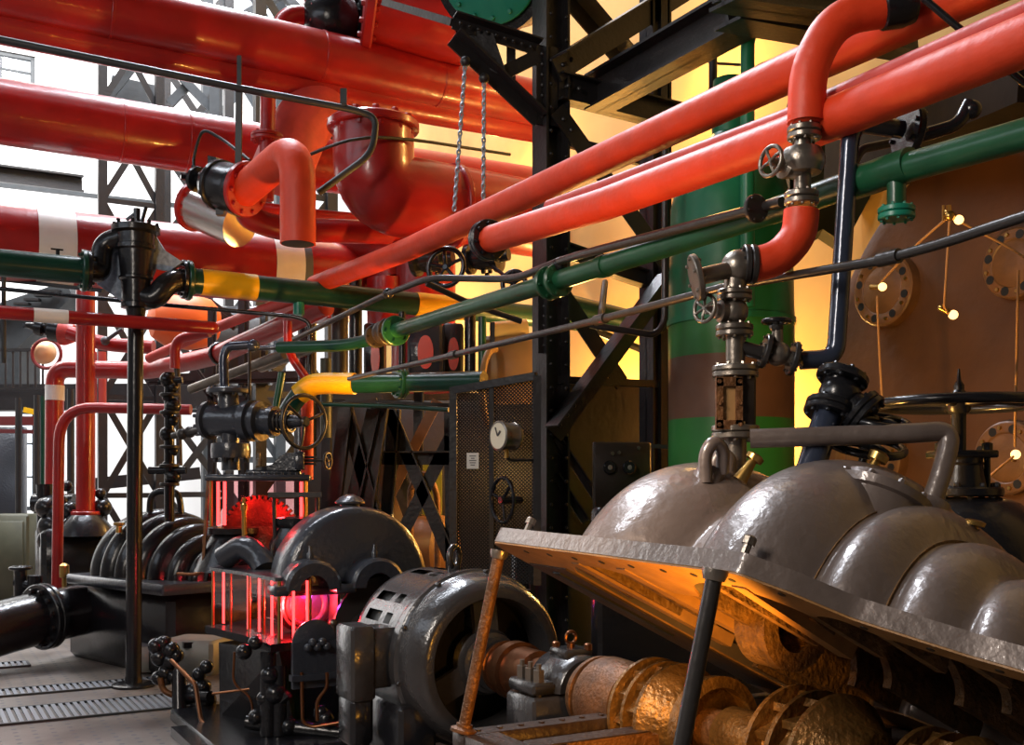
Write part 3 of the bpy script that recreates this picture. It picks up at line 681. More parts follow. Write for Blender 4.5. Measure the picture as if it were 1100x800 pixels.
# -- upper end: black ball valve, red elbow, red drum, green drum end
t = root('ball_valve', 'black round bodied valve between the small red elbow and red drum, up top', 'valve', at(355, 20, 9.8))
g = MB(); c = at(356, 20, 9.8); g.ball(c, .27, Z); part('valve_body', g, BLACK, t)
g = MB(); g.lathe(c, Z, [(.2, .14), (.24, .2), (.30, .2), (.31, .12), (.6, .1)], 24); part('bonnet', g, BLACK, t)
g = MB(); g.disc(at(337, 18, 9.8), E1, .24, .06, 10); part('flange', g, BLACK, t)
g = MB(); g.disc(at(380, 26, 10), E1, .26, .06, 10); part('flange', g, BLACK, t)
e0 = at(333, 17, 9.75); p = thing('small_elbow', MB().tube([e0, at(308, 16, 9.65), at(296, 44, 9.6)], .085, .2, 20), RED, 'small red elbow joining the black ball valve at the top', 'pipe', org=e0)
part('flange', MB().disc(e0, E1, .2, .05, 8), RED, p)
d0_ = at(397, 0, 9.7); dax = V((1, .22, -.10)).normalized()
t = root('red_drum', 'big red flanged drum behind the top main, beside the green end cover', 'drum', d0_)
part('shell', MB().lathe(d0_, dax, [(0, .41), (.9, .41)], 48), RED, t)
g = MB(); g.disc(d0_, dax, .51, .10, 18, br=.025); part('flange', g, RED, t)
gd = root('green_end_cover', 'teal green bolted round cover at the top beside the steel column', 'cover', at(525, -28, 7.6))
g = MB(); gn = V((-.25, -.75, -.35)); gc = at(527, -32, 7.6); g.lathe(gc, gn, [(0, .36), (.05, .36), (.06, .34), (.075, .1), (.08, .02)], 40); g.bolts(gc+gn.normalized()*.06, gn, .31, 14, .018, .03); part('cover', g, TEAL, gd)
g = MB(); g.lathe(gc, -gn, [(0, .43), (.12, .43), (.14, .40), (.6, .40)], 40); part('casing_ring', g, BLACK, gd)
# -- small red pipe with white band and left cluster
s0 = run([(-330, 311.3), (228, 352)], 8.0, dx)
p = pipe('banded_pipe', [s0[0], s0[1]], .052, RED, 'slim red pipe with one white band below the dark green pipe', seg=20)
g = MB(); g.ball(s0[1], .052, E1); part('rounded_end', g, RED, p)
sleeve(p, 'white_band', at(36, 338.0, dx(8.0, 36)), at(73, 340.6, dx(8.0, 73)), .0545, WHITE)
p = pipe('riser_pipe', [at(92, 312, 11.5), at(92, 553, 11.5)], .098, RED, 'tall red upright pipe flanged on the distant machine', seg=28)
part('flange', MB().disc(at(92, 551, 11.5), Z, .15, .04, 8), RED, p)
D2 = 12.2
p = pipe('bent_pipe', [at(58, 522, D2), at(59, 396, D2), at(160, 398, D2), at(232, 382, 11.3), at(306, 349, 10.35), at(350, 328, 9.95)], .10, RED, 'red pipe rising, bending by the tall riser and running on under the green pipe', bend=.17, seg=24)
sleeve(p, 'white_band', at(58.8, 430, D2), at(58.9, 414, D2), .104, WHITE)
g = MB(); g.disc(at(236, 380, 11.25), at(306, 349, 10.35)-at(232, 382, 11.3), .125, .05, 0); part('collar', g, BLACK, p)
pipe('bent_pipe', [at(205, 440, 10.5), at(64, 437, 10.5), at(61, 648, 10.5)], .052, RED, 'thinner red pipe bent down to the floor machine, nearest the hall', bend=.35, seg=20)
p = pipe('stub_pipe', [at(74, 357, 11.9), at(112, 370, 11.9), at(165, 373, 11.9)], .078, RED, 'short red pipe with a lever tap beneath the white banded slim pipe', bend=.2, seg=20)
g = MB(); g.ball(at(113, 366, 11.8), .05); g.cyl(at(113, 366, 11.8), at(132, 353, 11.7), .022, 10); part('tap_lever', g, GREY, p)
t = root('gate_valve', 'small black valve with red cup flange near the hall railings', 'valve', at(60, 355, 12))
g = MB(); g.lathe(at(28, 349, 12), at(70, 357, 12)-at(28, 349, 12), [(0, .03), (.1, .05), (.12, .09), (.2, .09), (.22, .05), (.28, .12), (.42, .13)], 20); g.bar(at(25, 350, 12), at(50, 345, 12), .03, .05); part('valve_body', g, BLACK, t)
g = MB(); g.lathe(at(66, 357, 12), at(75, 358, 12)-at(66, 357, 12), [(0, .14), (.05, .14), (.14, .1)], 20); part('cup_flange', g, PINK, t)
u0 = [at(160, 385, 11.6), at(232, 352, 11.0), at(268, 338, 10.6), at(316, 321, 10.2)]
pipe('sloping_pipe', u0, .052, PINK, 'pale red thin pipe sloping up to meet the green banded pipe', seg=18)
pipe('branch_pipe', [at(225, 357, 10.8), at(188, 364, 10.9), at(188, 396, 10.9)], .05, RED, 'short red elbow dropping from the pale sloping pipe', bend=.14, seg=18)
pipe('drop_pipe', [at(309, 345, 8.4), at(309, 378, 8.4), at(328, 405, 8.4)], .034, RED, 'thin red pipe curving down onto the yellow bend', bend=.15, seg=16)
pipe('drop_pipe', [at(190, 395, 10.9), at(193, 500, 10.9)], .03, DSTEEL, 'thin dark pipe dropping below the short red elbow', seg=12)
# -- red vessels behind the pole end
p = pipe('return_bend', [at(352, 345, 11.2), at(352, 268, 11.2), at(412, 262, 11.0), at(420, 300, 11)], .22, RED, 'red return bend behind the upper long red pipe', bend=.42, seg=28)
pipe('receiver_pipe', [at(455, 282, 11), at(455, 420, 11)], .33, RED, 'fat red upright vessel behind the yellow band', seg=32)
pipe('receiver_pipe', [at(415, 300, 10.9), at(416, 365, 10.9)], .2, RED, 'red upright pipe between return bend and fat vessel', seg=28)
t = root('receiver_tank', 'orange red round vessel behind the pole valve outlet', 'tank', at(195, 345, 13.5))
g = MB(); g.lathe(at(195, 345, 13.5), E1, [(-.42, .05), (-.36, .22), (-.2, .32), (.1, .36), (.35, .30), (.45, .2), (.46, .05)], 32); part('shell', g, mat('orange_tank_paint', (.75, .14, .02), .5), t)
# -- long orange red pipes down the hall
du = [at(x, y, dl(6.45, x)) for x, y in ((338, 306), (405, 281), (440, 267), (600, 193), (850, 77), (1030, -4), (1180, -73))]
pipe('long_pipe', du, .083, REDL, 'long orange red pipe running overhead, upper of the two', seg=28)
lo = [at(x, y, dl(5.75, x)) for x, y in ((527, 257), (650, 219), (846, 147), (1130, 32))]
p = pipe('long_pipe', lo, .076, REDL, 'thicker orange red lagged pipe with black flange end, lower of the two', seg=32)
ax = (lo[1]-lo[0]).normalized(); part('end_flange', MB().pair(lo[0]-ax*.03, ax, .115, .03, 8), BLACK, p, 'black bolted flange pair at the pipe end')
tr = [at(x, y, dl(5.75, x)*1.01) for x, y in ((590, 222), (650, 200), (846, 126), (1130, 0))]
pipe('tracer_pipe', tr, .034, PINK, 'thin pale red pipe riding along the thicker lagged pipe', seg=18)
t_ = [at(x, y, dl(5.95, x)) for x, y in ((425, 355), (590, 304), (720, 263), (865, 215), (925, 194), (1130, 136))]
p = pipe('green_pipe', t_, .05, GREEN2, 'long glossy green pipe below the orange red pipes', seg=24)
for x, y, R in ((425, 355, .105), (590, 304, .09)):
    part('flange', MB().disc(at(x, y, dl(5.95, x)), t_[1]-t_[0], R, .03, 6), GREEN2, p)
part('clamp', MB().disc(at(600, 301, dl(5.95, 600)), t_[1]-t_[0], .088, .03, 6), GREEN2, p)
part('coupling', MB().lathe(at(645, 287, dl(5.95, 645)), t_[1]-t_[0], [(0, .056), (.06, .056)], 24), GREEN2, p)
part('coupling', MB().lathe(at(918, 197, dl(5.95, 918)), t_[4]-t_[3], [(0, .058), (.25, .058)], 24), GREEN2, p)
c = at(963, 182, dl(5.95, 963)); 
part('drop_branch', MB().cyl(c, at(963, 222, dl(5.95, 963)), .032, 18), GREEN2, p); part('branch_flange', MB().pair(at(963, 229, dl(5.95, 963)), Z, .062, .02, 8), TEAL, p)
l2 = [at(300, 373, 8.2), at(372, 371, 7.9), at(404, 363, 7.75), at(415, 358, 7.6)]
pipe('green_pipe', l2, .045, GREEN, 'dull green pipe leading to the black cock and long green pipe', seg=20, bend=.2)
t = root('cock_valve', 'small dark cock joining the two green pipes', 'valve', at(412, 358, 7.6))
part('body', MB().ball(at(412, 357, 7.6), .085, E1), DARKBOX, t); part('flange', MB().disc(at(419, 356, 7.55), t_[1]-t_[0], .1, .03, 6), DARKBOX, t); part('flange', MB().disc(at(404, 361, 7.68), t_[1]-t_[0], .085, .03, 6), DARKBOX, t)
dk = [at(x, y, d) for x, y, d in ((300, 372, 9.0), (417, 315, 7.5), (462, 298, 6.95), (500, 299, 6.7), (552, 300, 6.3), (610, 277, 5.45), (840, 217, 4.05))]
p = pipe('steel_pipe', dk, .021, DSTEEL, 'bare dark steel pipe lying just above the long green pipe', bend=.25, seg=16)
for x, y, d in ((417, 315, 7.5), (602, 284, 5.6)): part('clip', MB().ball(at(x, y, d), .04, E1), BLACK, p)
part('end_flange', MB().disc(at(812, 224, 4.12), dk[-1]-dk[-2], .055, .02, 6), DSTEEL, p)
hr = [at(x, y, dl(5.5, x)) for x, y in ((375, 407), (487, 381), (645, 343), (775, 309), (950, 283-4), (1010, 262), (1120, 226))]
p = pipe('conduit_pipe', hr, .0165, DSTEEL, 'long thin dark pipe crossing from the mesh guard to the brown drum', seg=14)
for x, y in ((487, 381), (645, 343), (955, 277)): part('coupling', MB().lathe(at(x, y, dl(5.5, x))-A*.0, hr[2]-hr[1], [(-.04, .024), (.04, .024)], 14), DSTEEL, p)
pipe('looped_pipe', [at(634, 349, 6.6), at(704, 360, 6.55), at(714, 346, 6.55), at(715, 150, 6.6)], .021, DSTEEL, 'slim dark pipe that turns up beside the green tank', bend=.09, seg=14)
pipe('brace_pipe', [at(650, 303, 6.3), at(645, 345, 5.1)], .018, DARKBOX, 'short dark stay between green pipe and long thin pipe', seg=10)
pipe('cross_stay', [at(458, 304, 7.0), at(510, 328, 7.2), at(560, 345, 7.3)], .02, DSTEEL, 'thin dark stay dropping behind the green pipe', seg=10)
# -- yellow bend and its green pipe
y0 = [at(300, 462, 8.3), at(313, 434, 8.25), at(332, 412, 8.2), at(382, 412, 8.1), at(430, 411, 8.0), at(520, 409, 7.7)]
p = pipe('banded_elbow', y0, .072, GREEN, 'dark green elbowed pipe with a yellow bend above the gear unit', bend=.18, seg=24)
g = MB().tube([at(321, 424, 8.22), at(334, 413, 8.2), at(350, 411.5, 8.17), at(381, 412, 8.1)], .082, .12, 24); part('yellow_band', g, YELLOW, p, 'yellow painted bend')
part('flange', MB().pair(at(430, 411, 8.0), E1, .12, .03, 8), GREEN, p)
pipe('drain_pipe', [at(345, 434, 8.2), at(420, 436, 8), at(482, 440, 7.8)], .018, GREEN, 'thin green pipe under the yellow bend', seg=10)
pipe('drain_pipe', [at(291, 470, 8.5), at(303, 400, 8.5)], .03, GREEN2, 'short green upright behind the gear unit handwheel', seg=12)
pipe('drop_pipe', [at(330, 430, 8.6), at(330, 515, 8.6)], .05, REDL, 'orange red upright pipe behind the gear unit handwheel', seg=16)
pipe('vent_pipe', [at(268, 374, 8.6), at(330, 372, 8.6)], .02, BLUEST, 'short dark arm by the curved valve spout', seg=10)
for x0, y0_, x1, y1_, lab in ((205, 418, 305, 380, 'upper grey steel tube sloping above the slide valve'), (280, 395, 340, 372, 'grey tube continuing beside the thin red drop pipe')):
    pipe('grey_tube', [at(x0, y0_, 9.2), at(x1, y1_, 8.6)], .04, STEEL, lab, seg=16)
# -- lagged downcomer, valve stack and sight glass on the right
SD = 3.8
p = thing('lagged_bend', MB().tube([at(958, 8, SD), at(898, 18, SD), at(868, 72, SD), at(866, 132, SD)], [.066]*60, .16, 28), REDL, 'orange red lagged bend coming down onto the upper valve', 'pipe', org=at(958, 8, SD))
part('taper_end', MB().lathe(at(866, 126, SD), -Z, [(0, .066), (.025, .05), (.035, .035)], 24), REDL, p)
part('black_coupling', MB().lathe(at(944, 10, SD), at(975, 4, SD)-at(944, 10, SD), [(0, .06), (.01, .075), (.08, .078), (.12, .07), (.13, .04)], 20), BLACK, p)
p = thing('lagged_bend', MB().tube([at(861, 226, SD), at(859, 252, SD), at(838, 277, SD), at(804, 286, SD)], .062, .12, 28), REDL, 'short fat orange red sausage shaped lagged bend below the upper valve', 'pipe', org=at(861, 226, SD))
va = root('stop_valve', 'upper steel stop valve with small handwheel between the two lagged bends', 'valve', at(862, 180, SD))
STL = STEEL
g = MB(); g.lathe(at(862, 218, SD), Z, [(-.0, .03), (.10, .03), (.105, .065), (.13, .078), (.16, .08), (.19, .065), (.20, .03), (.30, .028)], 24); g.tube([at(860, 182, SD), at(842, 178, SD)], .04, 0, 16); part('valve_body', g, STL, va)
for y in (143, 213): part('flange', MB().pair(at(864 if y < 200 else 861, y, SD), Z, .060, .022, 8), STL, va)
g = MB(); wa = V((-.85, -.5, .05)); g.cyl(at(850, 180, SD), at(829, 173, SD-.05), .014, 10); g.lathe(at(846, 179, SD), wa, [(0, .045), (.02, .045), (.03, .025), (.07, .02)], 12); part('stem', g, STL, va)
g = MB(); g.wheel(at(828, 173, SD-.06), wa, .052, .0075, 4); part('handwheel', g, STL, va)
va = root('tee_stack', 'upright steel pipe stack with blank flange, globe valve and sight glass', 'pipe stack', at(791, 400, SD))
g = MB(); g.tube([at(752, 297, SD-.05), at(800, 286, SD)], .030, 0, 20); g.ball(at(793, 287, SD), .062); g.cyl(at(791, 290, SD), at(789, 316, SD), .04, 18); part('tee_body', g, STL, va)
part('blank_flange', MB().disc(at(748, 298, SD-.06), at(800, 286, SD)-at(752, 297, SD), .082, .022, 6), STL, va)
part('flange', MB().pair(at(805, 284, SD), at(830, 284, SD)-at(800, 284, SD), .07, .022, 8), DSTEEL, va)
part('flange', MB().pair(at(789, 317, SD), Z, .062, .018, 8), STL, va)
g = MB(); g.ball(at(788, 335, SD), .052); g.cyl(at(788, 320, SD), at(789, 352, SD), .034, 16); g.lathe(at(788, 335, SD), V((-1, -.3, .02)), [(0, .04), (.055, .04), (.06, .028), (.075, .028), (.08, .018), (.11, .014)], 16); part('globe_valve', g, STL, va)
part('handwheel', MB().wheel(at(757, 331, SD-.05), V((-.8, -.6, .05)), .048, .007, 6), STL, va)
part('flange', MB().pair(at(789, 355, SD), Z, .066, .02, 8), STL, va)
part('upright_pipe', MB().cyl(at(790, 356, SD), at(790, 400, SD), .034, 20), STL, va)
part('flange', MB().pair(at(790, 399, SD), Z, .082, .02, 8), STL, va)
g = MB(); g.box(at(791, 434, SD), .058, .058, .096, bev=.008); part('sight_glass_body', g, DARKBOX, va)
n = V((-.55, -.83, 0)).normalized(); sx = V((.83, -.55, 0))
g = MB(); c = at(783, 433, SD-.065)
for s in (-1, 1): g.box(c+V((s*.034, 0, 0)), .012, .012, .088); g.box(c+Z*(s*.075), .045, .012, .016)
for s in (-1, 1):
    for z in (-.075, 0, .075): g.lathe(c+V((s*.036, -.01, z)), V((0, -1, 0)), [(0, .008), (.01, .008)], 6)
part('sight_frame', g, RUST, va); part('sight_pane', MB().box(c+V((0, .004, 0)), .024, .004, .062), TAN, va)
part('flange', MB().pair(at(790, 464, SD), Z, .084, .022, 8), STL, va)
part('lower_pipe', MB().cyl(at(790, 462, SD), at(790, 545, SD), .039, 22), STL, va)
part('side_arm', MB().cyl(at(791, 372, SD), at(822, 380, SD), .026, 16), DSTEEL, va)
va = root('side_valve', 'small bronze bodied valve with black topped stem beside the sight glass stack', 'valve', at(836, 381, SD))
sx = at(860, 388, SD)-at(815, 376, SD)
g = MB(); g.ball(at(836, 380, SD), .045, sx); g.cyl(at(818, 376, SD), at(858, 388, SD), .028, 16); g.cyl(at(836, 380, SD), at(835, 352, SD), .02, 12); part('valve_body', g, STEEL, va)
for x, y in ((822, 377), (852, 385)): part('flange', MB().disc(at(x, y, SD), sx, .062, .02, 8), DSTEEL, va)
g = MB(); g.lathe(at(834, 356, SD), Z, [(0, .018), (.01, .026), (.02, .026), (.025, .012), (.045, .012)], 8); part('gland_nut', g, DSTEEL, va)
part('handwheel', MB().wheel(at(834, 345, SD), Z, .045, .009, 4), BLACK, va)
p = pipe('blued_pipe', [at(860, 387, SD), at(898, 385, SD), at(913, 150, SD), at(920, 132, SD), at(968, 139, SD+.05)], .033, BLUEST, 'dark blue steel pipe rising from the side valve and hooking over at the top', bend=.20, seg=22)
part('flange', MB().disc(at(976, 141, SD+.06), V((1, .2, -.1)), .10, .03, 8), BLACK, p)
t = root('upper_cock', 'black cock and arm behind the blue pipe top', 'valve', at(1000, 140, 4.0))
part('arm', MB().tube([at(985, 147, 4.0), at(1030, 134, 4.0), at(1042, 110, 4.0)], .025, .06, 14), BLACK, t); part('body', MB().ball(at(1044, 118, 4.0), .036), BLACK, t)
pipe('tracer_pipe', [at(918, 175, 4.1), at(925, 160, 4.1), at(975, 150, 4.15)], .017, DSTEEL, 'thin grey pipe curling beside the blue pipe top', bend=.06, seg=12)
pipe('tie_rod', [at(985, -8, 3.6), at(1120, 106, 3.5)], .012, BLACK, 'thin black diagonal rod across the orange red pipes', seg=10)

rl2 = [at(-30, 307, 8.9), at(150, 325, 9.0), at(318, 340, 9.0), at(333, 346, 9.0), at(333, 404, 9.0)]
pipe('thin_rail', rl2, .018, BLACK, 'thin black rod passing behind the floor pole and bending down by the red drop pipe', bend=.08, seg=10)
pipe('thin_rail', [at(-30, 297, 9.6), at(110, 312, 9.6)], .018, GFRAME, 'thin grey rod below the dark green pipe at the hall end', seg=10)
thing('upright_post', MB().cyl(at(4, 390, 9.2), at(4, 290, 9.2), .02, 8), GFRAME, 'thin grey upright rod crossing the banded red pipe', 'post', org=at(4, 390, 9.2))
t = root('hall_cabinet', 'black clutter cabinet far behind the grey tubes', 'cabinet', at(245, 420, 15.5))
part('body', MB().box(at(250, 372, 15.5), .55, .2, .55, bev=.03), BLACK, t); part('louvre_door', MB().box(at(250, 372, 15.27), .4, .02, .4, bev=.01), DARKBOX, t)
for (a, b, w, lab) in (((205, 312, 14), (255, 350, 14), .16, 'black slanting strut behind the yellow banded green pipe'), ((262, 316, 13.8), (262, 655, 13.8), .14, 'black upright strut behind the pale sloping pipe'), ((160, 408, 13.5), (330, 404, 13.5), .14, 'black cross beam behind the curved valve spout'), ((208, 396, 13), (238, 440, 13), .1, 'black diagonal strut left of the slide valve spout'), ((228, 330, 13), (228, 662, 13), .1, 'dark upright strut beside the pale sloping pipe')):
    thing('hall_strut', MB().bar(at(*a), at(*b), .05, w, V((0, 1, 0))).bar(at(*a), at(*b), w, .05, V((0, 1, 0))), FRAME, lab, 'strut', org=at(*a))
# ================================================================ steel frame beside the machines
CX = at(592, 525, 7.4); CX.z = 0
def steel(name, pts_fn, label, cat='beam', m=FRAME, group='black steel frame members'):
    mb = MB(); pts_fn(mb); return thing(name, mb, m, label, cat, group)
def rivets(mb, p0, p1, n, nrm, r=.014, off=0):
    for k in range(n):
        p = p0+(p1-p0)*((k+.5)/n)+nrm*off; mb.lathe(p, nrm, [(0, r), (r*.5, r*.8), (r*.8, r*.3)], 8)
col = root('steel_column', 'tall riveted black steel column in front of the ochre wall', 'column', CX)
g = MB(); g.ibeam(CX, CX+Z*7.5, .19, .19, .018, E1); part('column_shaft', g, FRAME, col)
g = MB(); fn = -E2
for s in (-1, 1):
    rivets(g, CX+E1*(s*.06)-E2*.0+Z*.3+A*.10, CX+E1*(s*.06)+Z*7.3+A*.10, 44, A)
part('rivet_rows', g, FRAME, col)
g = MB(); c = at(582, 92, 7.32); g.box(c, .05, .012, .27, E1, E2); g.angle(c-Z*.27+E1*.05, c+Z*.27+E1*.05, .06, .01, A); rivets(g, c-Z*.25, c+Z*.25, 7, A, .02, .012); part('bracket_plate', g, FRAME, col)
g = MB(); c = at(584, 345, 7.32); g.box(c, .05, .012, .22, E1, E2); rivets(g, c-Z*.2, c+Z*.2, 6, A, .018, .012); part('splice_plate', g, FRAME, col)
C2 = at(704, 525, 7.95); C2.z = 0
col2 = root('steel_column', 'dark steel column rising beside the green tank', 'column', C2)
g = MB(); g.ibeam(C2, C2+Z*7.5, .17, .17, .018, E1); g.box(C2+Z*3+A*.09+E1*.0, .03, .02, 3, E1, E2); part('column_shaft', g, FRAME, col2)
def bm(kind, a, b, w, h, t, lab, name='steel_brace', cat='beam', riv=0):
    mb = MB(); p, q = at(*a), at(*b)
    if kind == 'I': mb.ibeam(p, q, w, h, t)
    elif kind == 'L': mb.angle(p, q, h, t, None, w)
    else: mb.bar(p, q, w, h)
    if riv:
        d = (q-p).normalized(); n = V((0, -1, 0))
        for k in range(riv):
            mb.lathe(p+d*(.08+.09*k)+n*(w/2+.002 if kind != 'L' else .012), n, [(0, .018), (.012, .014), (.016, .004)], 8)
    return thing(name, mb, FRAME, lab, cat, 'black steel frame members')
bm('L', (597, 75, 7.3), (740, -14, 8.1), 1, .17, .014, 'black angle brace rising from the column above the big girder', riv=2)
bm('I', (640, 102, 7.55), (850, -16, 5.95), .20, .25, .02, 'big black I girder coming forward over the orange red pipes', 'steel_girder', 'girder')
bm('I', (600, 93, 7.35), (735, 128, 7.95), .12, .19, .014, 'black I beam linking the two steel columns under the big girder', 'steel_girder', 'girder', riv=2)
bm('L', (598, 118, 7.3), (722, 292, 7.8), -1, .13, .014, 'black diagonal brace dropping behind the orange red pipes', riv=2)
bm('L', (605, -6, 7.8), (672, 72, 8.3), 1, .14, .014, 'short dark diagonal brace at the top behind the column')
bm('I', (600, 268, 7.45), (700, 302, 7.95), .1, .12, .012, 'dark cross beam between columns behind the green pipe', 'steel_girder', 'girder')
bm('L', (594, 466, 7.28), (714, 303, 7.75), 1, .16, .014, 'black diagonal brace with bright edges leaning over the brown panel', riv=3)
bm('L', (606, 318, 7.45), (668, 412, 7.75), -1, .13, .014, 'black diagonal brace meeting the bright edged brace')
bm('B', (600, 408, 7.4), (718, 413, 7.95), .06, .05, 0, 'thin dark rail along the top of the brown panel')
bm('B', (600, 150, 8.6), (700, 175, 8.6), .06, .08, 0, 'dark strut behind the cross beam above the orange red pipe')
bm('I', (780, 10, 6.0), (985, 48, 7.0), .2, .17, .02, 'dark overhead beam above the lagged bend', 'steel_girder', 'girder')
bm('I', (775, -12, 5.6), (985, 20, 6.6), .2, .17, .02, 'topmost dark overhead beam beside the lagged bend', 'steel_girder', 'girder')
# bracket left of the column
t = root('column_bracket', 'black riveted bracket truss on the column, chains hanging from it', 'bracket', at(580, 90, 7.3))
g = MB(); g.angle(at(486, 24, 7.1), at(578, 53, 7.3), .09, .012); rivets(g, at(490, 24, 7.06), at(575, 52, 7.26), 9, V((0, -1, 0)), .014, .01); part('top_chord', g, FRAME, t)
g = MB(); g.angle(at(485, 42, 7.05), at(578, 130, 7.3), .10, .014); part('diagonal', g, FRAME, t)
g = MB(); g.bar(at(532, 83, 7.2), at(578, 60, 7.3), .02, .09); part('strut', g, FRAME, t)
g = MB(); g.prism([at(x, y, 7.15) for x, y in ((487, 24), (530, 36), (546, 84), (520, 72), (492, 44))], V((0, .015, 0))); part('gusset_plate', g, FRAME, t)
for dx_ in (0,):
    bm('B', (412, 2, 7.9), (486, 24, 7.1), .03, .05, 0, 'thin black bar crossing the red drum to the bracket')
bm('B', (549, 25, 8.2), (549, 100, 8.2), .05, .07, 0, 'short dark hanger post behind the column bracket')
# chains
def chain(x0, y0, x1, y1, d, lab):
    t = root('hanging_chain', lab, 'chain', at(x0, y0, d), 'lifting chains')
    p, q = at(x0, y0, d), at(x1, y1, d); n = int((p-q).length/.030); g = MB(); ax = (q-p).normalized()
    for k in range(n):
        c = p+(q-p)*((k+.5)/n); s1 = E1 if k % 2 else E2
        nx = ax.cross(s1).normalized()
        pts = [c+ax*(.020*math.cos(a))+s1*(.011*math.sin(a)) for a in [2*PI*i/10 for i in range(11)]]
        g.tube(pts, .0065, 0, 5, False)
    part('links', g, CHAIN, t); part('hook_bolt', MB().ball(p, .035), FRAME, t)
chain(500, 66, 488, 226, 7.0, 'grey link chain in front of the fat red elbow, nearer the red drum')
chain(520, 84, 519, 262, 7.05, 'grey link chain hanging closer to the steel column')
# panels by the column
t = root('sheet_screen', 'dark brown sheet panel behind the bright edged brace', 'panel', at(660, 530, 8.1))
part('sheet', MB().box(at(660, 505, 8.15), .5, .02, .66, E1*.97+V((0, 0, 0)), E2), DARKBOX, t)
t = root('gauge_board', 'small brown instrument board with two round dials by the green tank', 'panel', at(666, 505, 7.4))
bx = V((.97, .24, 0)).normalized(); by = V((-.24, .97, 0)).normalized(); c = at(668, 512, 7.4)
part('board', MB().box(c, .21, .02, .24, bx, by, bev=.01), DARKBOX, t)
for x in (654, 675):
    g = MB(); p = at(x, 502, 7.36); g.lathe(p, -by, [(0, .045), (.02, .048), (.03, .04), (.03, .032)], 24); d = part('dial_rim', g, BLACK, t)
    part('dial', MB().lathe(p-by*.02, -by, [(0, .034), (.006, .026), (.012, .012)], 20), BOXG, d)
g = MB()
for x, y in ((643, 481), (686, 481), (665, 486), (658, 487)): g.lathe(at(x, y, 7.36), -by, [(0, .014), (.01, .012)], 10)
part('screws', g, STEEL, t)
bm('B', (690, 478, 7.6), (742, 482, 7.6), .03, .03, 0, 'thin dark rail between the instrument board and green tank')
for a, b, lab in (((597, 470), (640, 535), 'thin dark strut under the brown panel, upper of the pair'), ((595, 510), (628, 560), 'thin dark strut under the brown panel, lower of the pair')):
    bm('L', (a[0], a[1], 7.4), (b[0], b[1], 7.5), 1, .05, .01, lab)
t = root('rear_cabinet', 'black cabinet low behind the motor and pump lid', 'cabinet', at(640, 620, 6.9))
part('body', MB().box(at(735, 660, 6.15), .62, .05, .62, E1, E2, bev=.02), BLACK, t); part('top_rail', MB().bar(at(640, 574, 5.9), at(760, 584, 6.4), .03, .05), FRAME, t)
# mesh guard
def meshmat():
    m = bpy.data.materials.new('black_wire_mesh'); m.use_nodes = True; nt = m.node_tree; Lk = nt.links.new; N_ = nt.nodes.new
    b = nt.nodes['Principled BSDF']; b.inputs['Base Color'].default_value = (.007, .006, .006, 1); b.inputs['Roughness'].default_value = .6; b.inputs['Specular IOR Level'].default_value = .2
    tc = N_('ShaderNodeTexCoord'); w1 = N_('ShaderNodeVectorMath'); w1.operation = 'SCALE'; w1.inputs['Scale'].default_value = 60; Lk(tc.outputs['Object'], w1.inputs[0])
    mp = N_('ShaderNodeMapping'); mp.inputs['Rotation'].default_value = (0, PI/4, 0); Lk(w1.outputs[0], mp.inputs['Vector'])
    fr = N_('ShaderNodeVectorMath'); fr.operation = 'FRACTION'; Lk(mp.outputs[0], fr.inputs[0]); sp = N_('ShaderNodeSeparateXYZ'); Lk(fr.outputs[0], sp.inputs[0])
    a = N_('ShaderNodeMath'); a.operation = 'LESS_THAN'; a.inputs[1].default_value = .5; Lk(sp.outputs['X'], a.inputs[0])
    c = N_('ShaderNodeMath'); c.operation = 'LESS_THAN'; c.inputs[1].default_value = .5; Lk(sp.outputs['Z'], c.inputs[0])
    mx = N_('ShaderNodeMath'); mx.operation = 'MAXIMUM'; Lk(a.outputs[0], mx.inputs[0]); Lk(c.outputs[0], mx.inputs[1])
    Lk(mx.outputs[0], b.inputs['Alpha']); return m
gd = root('mesh_guard', 'black wire mesh guard panel with metal frame left of the column', 'guard', at(530, 600, 7.2))
def gp(x, y): return at(x, y, 7.25-(x-487)/90*.25)
part('mesh_sheet', MB().add([gp(488, 620), gp(578, 628), gp(578, 404), gp(488, 418)], [(0, 1, 2, 3)]), meshmat(), gd)
g = MB()
for a, b, w in (((487, 418), (487, 625), .05), ((528, 412), (528, 625), .03), ((577, 404), (577, 628), .05), ((485, 420), (576, 404), .05)):
    g.bar(gp(*a)-V((0, .02, 0)), gp(*b)-V((0, .02, 0)), w, w, V((0, 1, 0)))
part('frame', g, FRAME, gd)
nt_p = gp(508, 495)-V((0, .03, 0)); t = root('notice', 'small white notice card on the mesh guard', 'sign', nt_p)
part('card', MB().box(nt_p, .04, .004, .053), CARD, t)
g = MB()
for k, w in enumerate((.022, .012, .024, .02, .015)): g.box(nt_p+V((0, -.005, .032-.015*k)), w, .001, .0028)
part('lines', g, INK, t)
ga = V((-.80, -.60, 0)).normalized(); gc = at(536, 468, 6.85)
t = root('pressure_gauge', 'round pressure gauge with pale dial mounted on the mesh guard', 'gauge', gc)
part('case', MB().lathe(gc-ga*.13, ga, [(0, .06), (.0, .088), (.02, .092), (.03, .085), (.10, .085), (.11, .097), (.135, .097), (.14, .084), (.135, .084)], 32), STEEL, t)
part('dial', MB().lathe(gc+ga*.007, ga, [(0, .084), (.001, .084)], 32), DIAL, t)
up = (Z*.9+ga.cross(Z)*.4).normalized(); g = MB(); g.bar(gc+ga*.013, gc+ga*.013+up*.06, .008, .004, ga); g.bar(gc+ga*.013, gc+ga*.013+Z*.03-ga.cross(Z)*.03, .012, .004, ga); part('needle', g, INK, t)
